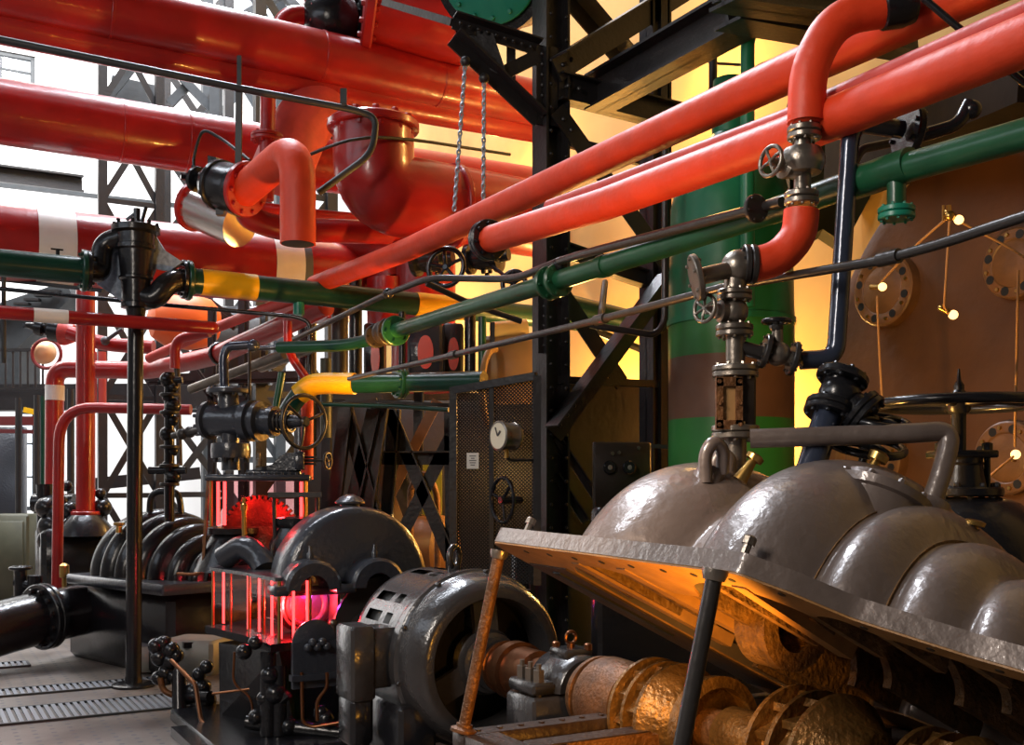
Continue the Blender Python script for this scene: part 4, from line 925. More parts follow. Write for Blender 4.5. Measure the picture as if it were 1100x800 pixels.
g = MB(); g.cyl(gc-ga*.06-Z*.08, gc-ga*.06-Z*.14, .015, 10); part('stem', g, BRASS, t)
t = root('guard_handwheel', 'thin black ring handwheel low on the mesh guard', 'handwheel', at(540, 537, 6.95))
part('rim', MB().torus(at(540, 537, 6.95), V((-.86, -.5, 0)), .145, .013, 40, 8), BLACK, t)
g = MB(); c = at(540, 537, 6.95); ww = V((-.86, -.5, 0)).normalized(); ss = ww.cross(Z)
g.cyl(c+ww*.02, c-ww*.14, .025, 12)
for a in (.3, 2.4, 4.5): g.cyl(c, c+(ss*math.cos(a)+Z*math.sin(a))*.145, .01, 8)
part('hub', g, BLACK, t)
pipe('gauge_pipe', [gc-ga*.06-Z*.14, at(548, 494, 6.9), at(575, 494, 7.0)], .008, CABLE, 'tiny bent pipe under the pressure gauge', bend=.04, seg=8)
# dark trestles behind the gear unit
def trestle(bars, lab, w=.11):
    mb = MB()
    t = root('lattice_trestle', lab, 'trestle', at(bars[0][0], bars[0][1], bars[0][4]))
    for i, (x0, y0, x1, y1, d) in enumerate(bars): part('leg' if i < 2 else 'cross_brace', MB().angle(at(x0, y0, d), at(x1, y1, d), w, .014), FRAME, t)
trestle([(372, 438, 350, 620, 9.2), (410, 438, 384, 620, 9.2), (372, 440, 404, 560, 9.25), (402, 440, 366, 600, 9.25)], 'black raking lattice trestle behind the gear unit handwheel', .13)
trestle([(424, 440, 410, 630, 9.6), (484, 436, 486, 640, 9.6), (418, 440, 484, 600, 9.6), (484, 470, 412, 612, 9.6), (410, 492, 484, 492, 9.6)], 'black X braced trestle left of the mesh guard', .12)
trestle([(352, 400, 350, 560, 10.4), (450, 420, 448, 600, 10.6), (400, 430, 450, 560, 10.6)], 'dark X braced trestle farther back in the warm light', .1)
pipe('hoop_pipe', [at(441, 640, 9.9), at(441, 520, 9.9), at(458, 505, 9.9), at(470, 530, 9.9), at(470, 640, 9.9)], .03, RUST, 'rusty hoop shaped pipe inside the X braced trestle', bend=.12, seg=12)
bm('B', (372, 432, 9.0), (490, 438, 9.0), .12, .06, 0, 'dark ledge beam under the yellow bend', 'steel_girder', 'girder')
# dark switch columns with red oval windows
for x, y, d, w, ow, m, lab in ((457, 378, 9.2, .15, .062, SLATE, 'slate grey cabinet with a red oval window behind the long green pipe'), (487, 380, 9.4, .09, .045, DARKBOX, 'narrow dark cabinet with a red oval window beside the slate grey one'), (403, 384, 9.4, .09, .035, BLACK, 'black cabinet with a small red oval window left of the slate grey one')):
    t = root('switch_cabinet', lab, 'cabinet', at(x, 410, d))
    part('body', MB().box(at(x, 380, d+.12), w, .1, .26, bev=.02), m, t)
    vs = [at(x, y, d)+V((math.copysign(abs(math.cos(a))**.9, math.cos(a))*ow*1.1, 0, math.sin(a)*.145)) for a in [2*PI*k/28 for k in range(28)]]
    part('oval_window', MB().prism(vs, V((0, .02, 0))), LENSR, t)
for x, y0, y1, d, r, m, lab in ((518, 340, 412, 9.0, .035, GREEN2, 'olive green post beside the cream roller'), (350, 385, 470, 9.6, .05, OLIVE, 'olive upright post behind the yellow bend'), (432, 335, 410, 9.1, .03, BLACK, 'black post left of the slate grey cabinet'), (505, 330, 408, 9.4, .05, BLACK, 'black post between oval windowed cabinet and tan box'), (382, 300, 410, 9.9, .06, BLACK, 'black post behind the dull green pipe'), (365, 330, 410, 10.2, .08, DARKBOX, 'dark brown post behind the thin red drop pipe'), (330, 320, 500, 11.5, .1, BLACK, 'thick dark post far behind the yellow bend')):
    thing('upright_post', MB().cyl(at(x, y1, d), at(x, y0, d), r, 14), m, lab, 'post', 'posts behind the pipes')
t = root('tan_box', 'tan rounded housing between the oval windows and the column', 'housing', at(545, 400, 9.3))
part('body', MB().box(at(548, 398, 9.3), .27, .2, .28, bev=.06), TAN, t); part('rib', MB().torus(at(532, 420, 9.0), V((1, -.3, 0)), .35, .03, 24, 8, 0, PI, ref=V((0, 0, 1))), TAN, t)
t = root('cream_roller', 'short cream cylinder on top of the tan housing', 'cylinder', at(545, 358, 9.2))
part('drum', MB().cyl(at(528, 357, 9.2), at(566, 354, 9.25), .09, 24), CREAM, t); part('bracket', MB().box(at(529, 362, 9.15), .02, .05, .12), FRAME, t)
# black flanged valves by the big red bend
for (x, y, d, wx, wy, R, lab) in ((463, 285, 9.0, 479, 287, .135, 'black spoked valve wheel under the upper long red pipe'), (520, 282, 8.6, 552, 304, .085, 'small dark valve wheel by the column against the yellow wall')):
    t = root('hand_valve', lab, 'valve', at(x, y, d))
    g = MB(); ax = V((1, -.4, .05)); g.lathe(at(x-18, y-3, d), ax, [(0, .12), (.04, .12), (.05, .08), (.12, .1), (.22, .1), (.24, .13), (.28, .13), (.29, .06), (.36, .05)], 20); g.bolts(at(x, y, d), ax, .1, 8, .02, .03); part('valve_body', g, BLACK, t)
    wd = V((-.35, -1, .05)); w0 = at(wx, wy, 7.6); part('handwheel', MB().wheel(w0, wd, R, .018, 5), BLACK, t)
    part('stem', MB().cyl(w0, at(x+4, y, d), .015, 10), BLACK, t)
# ================================================================ right hand side: tank, drum, lamps, big valve
tk = root('green_tank', 'tall upright green tank with brown bands between the column and brown drum', 'tank', V((at(785, 525, 7.0).x, 7.0, 0)))
tc = V((at(785, 525, 7.0).x, 7.0, 0)); R = .405
def tz(y): return EYE+(HY-y)/F*6.6
part('lower_band', MB().lathe(tc, Z, [(0, R), (tz(447), R)], 56), TGREEN2, tk, 'bright green lower band of the tank')
part('brown_band', MB().lathe(tc, Z, [(tz(447), R), (tz(378), R)], 56), TBROWN, tk, 'brown middle band of the tank')
part('light_band', MB().lathe(tc, Z, [(tz(378), R), (tz(340), R)], 56), TGREEN2, tk, 'bright green band of the tank')
z3 = tz(340); part('upper_shell', MB().lathe(tc, Z, [(z3, R), (z3+.0, R+.01), (z3+.04, R+.01), (z3+.04, R), (tz(205), R*.96), (tz(165), R*.82), (tz(140), R*.55), (tz(122), R*.3), (tz(60), R*.28)], 56), TGREEN, tk)
pipe('green_riser', [at(803, 330, 6.45), at(803, 28, 6.45), at(850, 16, 6.45)], .042, TGREEN, 'green pipe climbing the green tank and bending over at the top', bend=.2, seg=20)
pipe('wall_pipe', [at(760, 112, 7.4), at(766, 98, 7.4), at(766, 55, 7.4)], .03, DSTEEL, 'dark pipe end hanging below the big girder', bend=.1, seg=12)
pipe('wall_conduit', [at(765, 108, 8.6), at(800, 88, 8.6), at(812, 72, 8.6), at(900, 40, 8.6)], .02, BRASS, 'brass coloured conduit on the ochre wall', bend=.1, seg=10)
pipe('wall_cable', [at(750, 62, 8.4), at(768, 68, 8.4), at(800, 70, 8.4)], .012, CABLE, 'thin black cable on the ochre wall under the girder', seg=8)
# drum
DC = at(1150, 440, 5.85); DN = -E1; DR = 1.85
dr = root('brown_drum', 'huge brown drum end with round bolted covers filling the wall behind the pump', 'drum', DC)
part('shell', MB().lathe(DC, DN, [(-.80, DR-.02), (-.03, DR-.02), (-.03, DR), (0, DR), (.012, DR-.02), (.02, DR-.10), (.022, .05)], 96), DRUM, dr)
lampcover = None
for x, y, R, lab in ((957, 312, .235, 'round bolted cover with a bulb in front, by the blue pipe'), (1098, 284, .20, 'round cover above the big wheel, partly out of sight'), (940, 492, .27, 'round cover half hidden behind the tilted valve'), (1090, 492, .21, 'round cover with a lit bulb right of the big wheel stem')):
    c = onplane(x, y, DC+DN*.02, DN); cv_ = part('bolted_cover', MB().lathe(c, DN, [(0, R), (.075, R), (.085, R-.01), (.09, R*.7), (.084, R*.66), (.09, R*.6), (.09, .02)], 48), DISC, dr, lab)
    for k in range(8):
        a = 2*PI*k/8+.3; p = c+(E2*math.cos(a)+Z*math.sin(a))*(R*.80)+DN*.085
        part('bolt_hole', MB().lathe(p, DN, [(0, .026), (.005, .026)], 12), CABLE, cv_); a += .3; p = c+(E2*math.cos(a)+Z*math.sin(a))*(R*.83)+DN*.085
        part('cover_bolt', MB().lathe(p, DN, [(0, .014), (.014, .011)], 6), BRASS, cv_)
def bulb(x, y, d, hang, lab, sz=.022):
    p = at(x, y, d); t = root('bare_bulb', lab, 'bulb', p, 'festoon bulbs')
    dv = V(hang).normalized()
    part('globe', MB().ball(p, sz, dv), BULB, t); part('socket', MB().lathe(p-dv*(sz*.8), -dv, [(0, sz*.6), (.05, sz*.7), (.06, sz*.3)], 14), BRASS, t)
    return p
LD = 5.0
b1_ = bulb(1030, 236, LD, (.6, -.2, -.5), 'bare bulb high on the drum where the cords meet')
b2_ = bulb(1024, 338, LD, (.6, -.2, -.4), 'bare bulb dangling beneath the cord knot')
b3_ = bulb(948, 308, 5.6, (.5, -.6, -.1), 'bare bulb against the round cover by the blue pipe')
b4_ = bulb(1091, 488, 4.95, (-.2, -.6, .2), 'bare bulb against the cover beside the big wheel', .022)
kn = at(1020, 232, LD)
for i, (pts, lab) in enumerate((([kn, at(985, 262, 5.2), at(947, 302, 5.55)], 'lamp cord from the knot down to the round cover'), ([kn, at(1018, 270, LD), at(1014, 330, LD), at(1020, 338, LD)], 'lamp cord hanging straight down to the dangling bulb'), ([kn, at(1050, 248, LD), at(1085, 266, LD), at(1120, 290, LD)], 'lamp cord running off across the drum past the thin pipe'), ([at(942, 318, 5.6), at(944, 370, 5.6), at(950, 470, 5.6)], 'lamp cord dropping below the round cover'), ([at(1094, 290, 4.9), at(1092, 380, 4.9), at(1090, 480, 4.9)], 'lamp cord dropping beside the edge to the lowest bulb'), ([at(1089, 490, 4.9), at(1070, 505, 4.9), at(1045, 530, 4.9)], 'short lamp cord from the lowest bulb to the big valve'))):
    thing('lamp_cord', MB().tube(pts, .006, .1, 8), WIRE, lab, 'cord', 'festoon cords', org=pts[0])
t = root('cord_junction', 'brass coloured cord junction knot beside the high bulb', 'junction', kn)
g = MB(); g.ball(kn, .025); g.cyl(kn+V((-.03, 0, .05)), kn+V((-.03, 0, -.02)), .006, 8); g.cyl(kn+V((-.005, 0, .05)), kn, .012, 8); part('knot', g, BRASS, t)
# big valve with horizontal handwheel
WD = 4.55; wc = at(1030, 434, WD)
t = root('gate_valve', 'large black valve with a wide horizontal handwheel behind the pump lid', 'valve', at(1030, 640, WD))
w = MB(); w.wheel(wc, Z, .355, .022, 5, .05, .0); part('handwheel', w, BLACK, t, 'wide horizontal black handwheel')
g = MB(); g.lathe(wc, Z, [(-.25, .030), (0, .030), (.05, .030), (.06, .022), (.08, .022), (.10, .010), (.15, .004)], 18); part('spindle', g, BLACK, t)
def vz(y): return (434-y)/F*WD
g = MB(); g.lathe(at(1033, 434, WD), Z, [(vz(525), .10), (vz(500), .085), (vz(498), .09), (vz(496), .085), (vz(492), .085)], 24)
g.box(at(1033, 488, WD), .12, .09, .016, bev=.006)
for s in (-1, 1): g.cyl(at(1033, 525, WD)+V((s*.1, -.02, 0)), at(1033, 482, WD)+V((s*.1, -.02, 0)), .013, 10); g.lathe(at(1033, 484, WD)+V((s*.1, -.02, 0)), Z, [(0, .022), (.03, .022), (.035, .012)], 6)
part('gland', g, BLACK, t)
g = MB(); g.disc(at(1035, 528, WD), Z, .16, .04, 8); g.lathe(at(1040, 434, WD), Z, [(vz(534), .13), (vz(540), .2), (vz(560), .30), (vz(590), .36), (vz(620), .38), (vz(623), .44), (vz(635), .44), (vz(637), .38), (vz(760), .36)], 40); part('bonnet', g, BLACK, t)

t = root('rear_backdrop', 'added black backdrop for the gloom far behind the X braced trestles', 'partition', at(420, 640, 12))  # dark sheet added to keep the background gloomy here
part('dark_sheet', MB().box(at(450, 535, 12.2), 1.42, .04, 1.15, bev=.02), DARKBOX, t); part('cap_rail', MB().bar(at(316, 426, 12.1), at(584, 426, 12.1), .08, .08), FRAME, t)

thing('shade_slab', MB().bar(at(930, 168, 7.0), at(1160, 66, 4.7), .55, .36), mat('dark_slab_shade', (.012, .008, .006), .8, spec=.08, bump=.3, bscale=10, var=.3), 'added dark slab above the drum behind the thick orange red pipe', 'ledge', org=at(925, 190, 7.0))  # slab added near black to darken the wall above the drum

t = root('brown_vessel', 'rounded brown vessel low inside the X braced trestle', 'vessel', at(468, 600, 10.4))
part('shell', MB().lathe(at(440, 590, 10.6), V((1, -.35, 0)), [(0, .05), (.03, .26), (.1, .34), (.36, .34), (.44, .26), (.47, .05)], 36), DRUM, t); part('saddle', MB().box(at(468, 640, 10.4), .3, .2, .2), FRAME, t)
thing('amber_rail', MB().bar(at(415, 490, 10.0), at(490, 488, 10.0), .03, .06), CREAM, 'amber lit cross rail inside the X braced trestle', 'rail', org=at(415, 490, 10.0))
t = root('olive_panel', 'olive green panel glimpsed through the X braced trestle', 'panel', at(455, 530, 10.8))
part('sheet', MB().box(at(462, 530, 10.8), .12, .02, .3), mat('olive_yellow_paint', (.16, .17, .03), .5), t); part('edge_trim', MB().bar(at(449, 500, 10.75), at(449, 562, 10.75), .02, .02), FRAME, t)
for (x0, y0, x1, y1, d, lab) in ((405, 560, 470, 430, 10.2, 'rusty brown diagonal bar crossing behind the X braced trestle'), (395, 470, 440, 590, 10.3, 'rusty brown diagonal bar falling behind the raking trestle')):
    thing('rusty_bar', MB().bar(at(x0, y0, d), at(x1, y1, d), .03, .10), mat('rusty_brown_steel', (.13, .06, .025), .5, var=.4), lab, 'bar', org=at(x0, y0, d))
point('trestle_lamp', at(430, 560, 9.9), 4, WARM2, .05)
pipe('side_pipe', [at(640, 355, 8.6), at(700, 380, 8.8)], .03, DSTEEL, 'thin dark pipe across the bright wall beneath the green pipe', seg=10)
pipe('rear_green_pipe', [at(600, 325, 8.4), at(700, 350, 8.8)], .085, GREEN, 'dark green pipe passing behind the steel columns', seg=20)

t = root('low_housing', 'low black housing between the motor and the steel column', 'housing', at(605, 700, 7.6))
hp_ = at(602, 650, 7.6); part('body', MB().box(V((hp_.x, hp_.y, .62)), .38, .06, .62, E1, E2, bev=.02), BLACK, t); part('cover_plate', MB().box(V((hp_.x, hp_.y, .62))-E2*.07, .3, .012, .5, E1, E2, bev=.006), DARKBOX, t)
t = root('dark_backdrop', 'added dark olive duct flank between the green tank and brown drum, behind the blue pipe', 'backdrop', at(900, 180, 7.7))  # made-up dark shape that covers the bright wall in this gap
pts = [(846, 110), (968, 92), (946, 190), (908, 262), (884, 246), (850, 262)]
part('flank', MB().prism([at(x, y, 7.7) for x, y in pts], V((.05, .3, 0))), mat('dark_olive_backdrop', (.018, .02, .008), .6, spec=.2, var=.3), t); part('backdrop_bar', MB().bar(at(850, 180, 7.66), at(940, 170, 7.66), .04, .05), FRAME, t)
# ================================================================ gear unit with lit glass
G0 = S(-1.7, 0, -.735)
gu = root('gear_unit', 'black gear unit with round wheel case and red lit glass boxes', 'machine', G0)
wc_ = S(-1.72, .03, .25)
g = MB(); g.lathe(wc_, A, [(-.20, .02), (-.20, .44), (-.17, .48), (-.14, .50), (.12, .50), (.15, .48), (.17, .44), (.17, .02)], 64, PI, 2*PI, ref=-E1); g.box(wc_-Z*.03+E1*.03, .19, .54, .03, A, E1, bev=.012)
part('wheel_case', g, SLATE, gu, 'half round slate grey wheel case')
g = MB(); g.lathe(wc_+Z*.48, Z, [(0, .06), (.03, .065), (.04, .10), (.05, .10), (.08, .07), (.10, .02)], 24); part('case_knob', g, SLATE, gu)
for lat in (-.34, .09):
    g = MB(); o = S(-1.53, lat, .24); g.lathe(o, A, [(0, .09), (0, .17), (.02, .185), (.16, .185), (.18, .165), (.18, .09)], 32, PI, 2*PI, ref=-E1); g.box(o+A*.09+E1*.20-Z*.0, .08, .05, .03, A, E1, bev=.01); g.box(o+A*.09-E1*.20, .08, .05, .03, A, E1, bev=.01); g.lathe(o+A*.09+Z*.18, Z, [(0, .02), (.04, .02), (.05, .012), (.09, .008)], 10)
    part('bearing_cap', g, SLATE, gu)
g = MB(); g.lathe(S(-1.5, .18, -.06), A, [(0, .10), (.0, .36), (.03, .36), (.03, .10), (.1, .09), (.2, .09)], 40); g.lathe(S(-1.6), A, [(0, .06), (1.1, .06)], 24); part('coupling_disc', g, DSTEEL, gu)
g = MB(); g.box(S(-1.72, .28, -.36), .26, .36, .34, A, E1, bev=.03); g.box(S(-1.85, -.1, -.695), .75, .85, .04, A, E1, bev=.01); part('bed_casting', g, BLACK, gu)
g = MB(); g.cyl(S(-1.36, -.22, -.30), S(-1.36, -.22, .03), .014, 10)
for z in (-.30, .03): g.ball(S(-1.36, -.22, z), .024)
part('gauge_rod', g, STEEL, gu, 'thin bright upright rod')
# lower glass box
dn = lambda x, y, d: at(x, y, d)
TOP = [(229, 612, 7.5), (268, 615, 7.05), (300, 628, 6.6), (333, 621, 6.75)]
BOT = [(232, 672, 7.5), (268, 681, 7.05), (300, 693, 6.6), (333, 682, 6.75)]
T3 = [at(*p) for p in TOP]; B3 = [V((p.x, p.y, at(*q).z)) for p, q in zip(T3, BOT)]
zt = sum(p.z for p in T3)/4; zb = sum(p.z for p in B3)/4
for i in range(3):
    a, b, c, d = B3[i].copy(), B3[i+1].copy(), T3[i+1].copy(), T3[i].copy()
    for p in (a, b): p.z = zb
    for p in (c, d): p.z = zt
    n = (b-a).cross(Z).normalized()
    part('glass_pane', MB().prism([a, b, c, d], n*.008), RGLASS, gu, 'clear glass pane lit red from inside')
g = MB()
back = [V((p.x+.25, p.y+.45, zt)) for p in T3]
ring = [V((p.x, p.y, zt)) for p in T3]+[V((T3[3].x+.1, T3[3].y+.6, zt)), V((T3[0].x+.3, T3[0].y+.45, zt))]
out = V((-.02, -.03, 0))
part('glass_box_top', MB().prism([p+out for p in ring], V((0, 0, .022))), SLATE, gu)
part('glass_box_shelf', MB().prism([V((p.x, p.y, zb))+out*2 for p in ring], V((0, 0, -.05))), BLACK, gu)
post = MB()
for i, p in enumerate(T3): g = MB().cyl(V((p.x, p.y, zb)), V((p.x, p.y, zt)), .011, 10); part('corner_post', g, BRASS, gu)
for i in range(1, 3):
    m_ = T3[i]*.5+T3[i-1]*.5; part('corner_post', MB().cyl(V((m_.x, m_.y, zb)), V((m_.x, m_.y, zt)), .008, 10), BRASS, gu)
REDEDGE = emit('red_edge_glow', (1, .12, .12), 5)  # glowing rods stand in for red reflections along the glass edges
for i, f_ in ((0, .12), (0, .8), (1, .12), (1, .55), (1, .85), (2, .25), (2, .7)):
    p = T3[i]*(1-f_)+T3[i+1]*f_; q_ = V((.03, .05, 0)); part('edge_glow_rod', MB().cyl(V((p.x, p.y, zb+.01))+q_, V((p.x, p.y, zt-.01))+q_, .0085, 8), REDEDGE, gu, 'thin glowing red rod for the lit glass edge')
g = MB(); c = (T3[1]+T3[2])*.5+V((.18, .30, 0)); c.z = (zb+zt)/2
g.lathe(c, A, [(-.1, .05), (-.1, .17), (-.07, .19), (.07, .19), (.1, .17), (.1, .05)], 36); g.torus(c+A*.1, A, .13, .02, 30, 8); part('gear_wheel', g, STEEL, gu, 'steel gear inside the red lit glass')
point('red_glass_lamp', c+A*.2-E1*.12, 34, (1, .04, .05), .03)
point('red_glass_lamp', c-A*.22-E1*.12, 22, (1, .04, .06), .03)
point('violet_glass_lamp', at(341, 640, 6.95), 1.5, (.25, .08, 1), .02)
bp = MB(); q0, q1 = V((T3[0].x+.26, T3[0].y+.42, (zb+zt)/2)), V((T3[2].x+.30, T3[2].y+.42, (zb+zt)/2)); bp.bar(q0, q1, .02, zt-zb-.02, Z); part('red_reflector', bp, STEEL, gu, 'added steel reflector behind the lower glass')  # plate added to catch the red light behind the glass
# body under the boxes and end plate with small pipes
g = MB(); g.prism([at(235, 690, 7.4), at(300, 700, 6.75), at(318, 790, 6.75), at(236, 770, 7.2)], V((.35, .5, 0))); part('front_casting', g, BLACK, gu)
g = MB(); c = at(338, 690, 6.5); g.lathe(c, A, [(-.03, .01), (-.03, .135), (.0, .14), (.01, .12), (.02, .02)], 32); g.box(c-Z*.13, .02, .14, .14, A, E1); g.box(c-Z*.20+A*.03, .03, .16, .018, A, E1)
for k in range(5): g.ball(c+A*.05+E1*(-.06+.03*k)+Z*(-.02+.03*(k % 2)), .025)
part('end_plate', g, SLATE, gu, 'small round topped end plate')
for pts in ([(324, 722), (325, 776), (335, 781), (364, 776)], [(351, 722), (352, 738), (340, 752), (341, 774)]):
    part('oil_pipe', MB().tube([at(x, y, 6.42) for x, y in pts], .011, .08, 10), COPPER, gu, 'copper oil pipe')
for pts in ([(252, 700), (250, 735), (270, 748), (272, 770)], [(228, 745), (268, 740)]):
    part('oil_pipe', MB().tube([at(x, y, 6.8) for x, y in pts], .008, .08, 10), COPPER, gu, 'copper oil pipe')
g = MB()
for x, y, r in ((290, 725, .06), (296, 745, .07), (284, 750, .05), (350, 772, .06), (345, 765, .05), (275, 770, .05), (310, 780, .06), (262, 700, .05), (274, 690, .045)): g.ball(at(x, y, 6.62), r)
for x0, y0, x1, y1, r in ((288, 700, 288, 790, .05), (300, 715, 300, 790, .045), (265, 775, 385, 790, .05), (270, 780, 310, 745, .03)): g.cyl(at(x0, y0, 6.65), at(x1, y1, 6.6), r, 12)
part('oil_pump', g, BLACK, gu)
# upper glass box, lid, table
def q4(x0, x1, y0, y1, d): return [at(x0, y1, d), at(x1, y1, d), at(x1, y0, d), at(x0, y0, d)]
ubc = at(280, 540, 8.0); uw, uh, ud = .33, .165, .28; ux = V((.985, .17, 0)).normalized(); uy = V((-.17, .985, 0)).normalized()
for sgn, ax_, h in ((-1, uy, ux), (-1, ux, uy)):
    half = ud if ax_ is uy else uw; o = ubc+ax_*(sgn*half) ; wdt = uw if ax_ is uy else ud
    part('glass_pane', MB().box(o, wdt, .004, uh, h, ax_), RGLASS, gu, 'upper red lit glass pane')
for sx_ in (-1, 1):
    for sy_ in (-1, 1): part('corner_post', MB().cyl(ubc+ux*(sx_*uw)+uy*(sy_*ud)-Z*uh, ubc+ux*(sx_*uw)+uy*(sy_*ud)+Z*uh, .011, 10), BRASS, gu)
for fx in (-.86, -.72, .92): part('edge_glow_rod', MB().cyl(ubc+ux*(fx*uw)-uy*(ud*.9)-Z*uh*.95, ubc+ux*(fx*uw)-uy*(ud*.9)+Z*uh*.95, .011, 8), REDEDGE, gu, 'thin glowing red rod for the lit glass edge')
g = MB(); g.lathe(ubc-Z*.22+uy*.05, uy, [(-.14, .05), (-.14, .25), (.14, .25), (.14, .05)], 40)
for k in range(40):
    a = 2*PI*k/40; g.box(ubc-Z*.22+uy*.05+(ux*math.cos(a)+Z*math.sin(a))*.258, .02, .14, .012, ux*math.cos(a)+Z*math.sin(a), uy, uy.cross(ux*math.cos(a)+Z*math.sin(a)))
part('gear_wheel', g, RUST, gu, 'toothed gear wheel behind the red lit glass')
point('red_glass_lamp', ubc-uy*.2-ux*.1+Z*.05, 4, (1, .04, .05), .03); point('red_glass_lamp', ubc-uy*.2+ux*.15-Z*.05, 3, (1, .04, .05), .03)
g = MB(); g.box(ubc+Z*(uh+.02), uw+.04, ud+.04, .022, ux, uy, bev=.008)
g.box(ubc+Z*(uh+.06)+ux*(.10), .2, .12, .02, ux, uy, bev=.01)
for k in range(14): g.lathe(ubc+Z*(uh+.04)+ux*(-uw+.05*k)-uy*(ud+.02), Z, [(0, .012), (.018, .01)], 6)
part('box_lid', g, SLATE, gu)
pr = [at(272, 503, 7.9), at(292, 499, 7.9), at(300, 490, 7.9), at(308, 486.5, 7.9), at(318, 486, 7.9), at(318, 505, 7.9), at(272, 505, 7.9)]
part('humped_cover', MB().prism(pr, uy*.22), SLATE, gu); part('cover_block', MB().box(at(322, 495, 7.95), .035, .10, .065, ux, uy, bev=.008), SLATE, gu)
g = MB(); 
for y in (491, 498): g.cyl(at(325, y, 7.95), at(340, y, 7.95), .009, 8)
g.cyl(at(325, 494.5, 7.95), at(352, 494.5, 7.95), .011, 8); g.wheel(at(352, 495, 7.95), V((1, -.3, 0)), .06, .010, 3); part('adjuster_wheel', g, DSTEEL, gu)
g = MB(); g.lathe(at(278, 500, 7.8), Z, [(0, .02), (.05, .02), (.055, .012), (.09, .012)], 8); part('lid_plug', g, STEEL, gu)
g = MB(); g.prism([at(288, 534, 7.45), at(345, 534, 7.45), at(345, 534, 7.45)+uy*.3, at(288, 534, 7.45)+uy*.3], Z*.035); part('side_table', g, DSTEEL, gu, 'small flat steel table')
part('table_leg', MB().cyl(at(294, 534, 7.5), at(296, 590, 7.5), .014, 10), DSTEEL, gu)
part('table_leg', MB().cyl(at(341, 534, 7.5), at(341, 560, 7.5), .014, 10), DSTEEL, gu)
g = MB(); g.lathe(at(250, 612, 7.9), Z, [(0, .28), (.02, .27), (.18, .20), (.26, .15), (.27, .19), (.31, .19), (.32, .1)], 32); g.lathe(at(318, 585, 7.6), Z, [(-.2, .2), (.0, .19), (.12, .14), (.16, .16), (.19, .16), (.2, .08)], 28); part('middle_casting', g, BLACK, gu)
g = MB(); g.cyl(at(263, 590, 7.5), at(262, 548, 7.5), .018, 12); g.lathe(at(262, 548, 7.5), Z, [(0, .026), (.04, .026), (.05, .014), (.09, .014)], 10); part('oil_cup', g, BRASS, gu)
part('long_link', MB().bar(at(224, 515, 7.75), at(218, 615, 7.75), .02, .03, V((0, 1, 0))), RUST, gu)
g = MB(); g.tube([at(240, 600, 7.45), at(262, 585, 7.4), at(280, 600, 7.35), at(285, 612, 7.3)], .085, .2, 18); part('curved_casting', g, SLATE, gu)
# slide valve above the gear unit
VD = 8.1
sv = root('slide_valve', 'large black horizontal valve with spoked handwheel above the red lit glass', 'valve', at(250, 455, VD))
vx = (at(340, 453, VD-.25)-at(222, 451, VD+.1)).normalized(); vo = at(214, 451, VD+.1)
g = MB(); k_ = 7.05e-3
prof = [(0, .03), (.01, .06), (.06, .06), (.07, .14), (.11, .15), (.12, .12), (.42, .12), (.43, .155), (.49, .155), (.495, .12), (.52, .12), (.53, .15), (.57, .15), (.575, .10), (.64, .10), (.65, .115), (.69, .11), (.70, .05), (.86, .04)]
g.lathe(vo, vx, prof, 36); g.bolts(vo+vx*.07, -vx, .125, 10, .016, .03); g.bolts(vo+vx*.43, -vx, .135, 10, .016, .03); part('valve_body', g, SLATE, sv)
g = MB()
for k in range(6): g.torus(vo+vx*(.64+.035*k), vx, .075, .012, 20, 6)
part('gland_spring', g, DSTEEL, sv)
g = MB(); g.cyl(vo+vx*.80, vo+vx*.95, .06, 14, .03); part('yoke_cone', g, SLATE, sv)
part('handwheel', MB().wheel(vo+vx*.93, vx*.9+V((-.1, -.35, 0)), .195, .015, 3, .04, 0), DSTEEL, sv)
g = MB(); g.cyl(at(246, 452, VD), at(245, 420, VD), .085, 24, .075); g.disc(at(245, 420, VD), Z, .16, .04, 8); part('top_neck', g, SLATE, sv)
g = MB(); g.cyl(at(247, 452, VD), at(248, 505, VD), .07, 24); g.lathe(at(248, 492, VD), Z, [(0, .145), (.05, .15), (.06, .15), (.11, .145), (.115, .12)], 28); g.bolts(at(248, 492, VD), -Z, .12, 8, .016, .03); part('bottom_neck', g, SLATE, sv)
g = MB(); g.tube([at(241, 418, VD), at(240, 384, VD), at(244, 372, VD), at(270, 370, VD)], .035, .12, 14); g.ball(at(272, 371, VD), .05); part('spout_pipe', g, BLUEST, sv)
g = MB(); g.cyl(at(268, 370, VD), at(268, 430, VD), .012, 8); part('spout_rod', g, DSTEEL, sv)
t = root('valve_chain_stack', 'thin dark stack of small valves left of the slide valve', 'valve stack', at(190, 430, 9.5))
g = MB()
for i, y in enumerate((408, 416, 426, 436, 444, 452, 466, 484, 500, 512)): g.ball(at(180+6*(i % 2), y, 9.5), .05 if i % 3 else .07)
g.cyl(at(182, 400, 9.5), at(182, 560, 9.5), .045, 12); g.cyl(at(170, 410, 9.5), at(196, 408, 9.5), .03, 10); g.cyl(at(160, 505, 9.5), at(200, 505, 9.5), .035, 10); part('valve_bodies', g, BLACK, t)
for y in (424, 443, 480, 500, 520): part('flange', MB().disc(at(182, y, 9.5), Z, .085, .03, 0), DARKBOX, t)
g = MB()
for x, y in ((196, 466), (204, 464), (212, 462)): g.ball(at(x, y, 9.2), .05)
g.cyl(at(186, 468, 9.3), at(216, 462, 9.1), .03, 10); part('side_cock', g, DSTEEL, t)
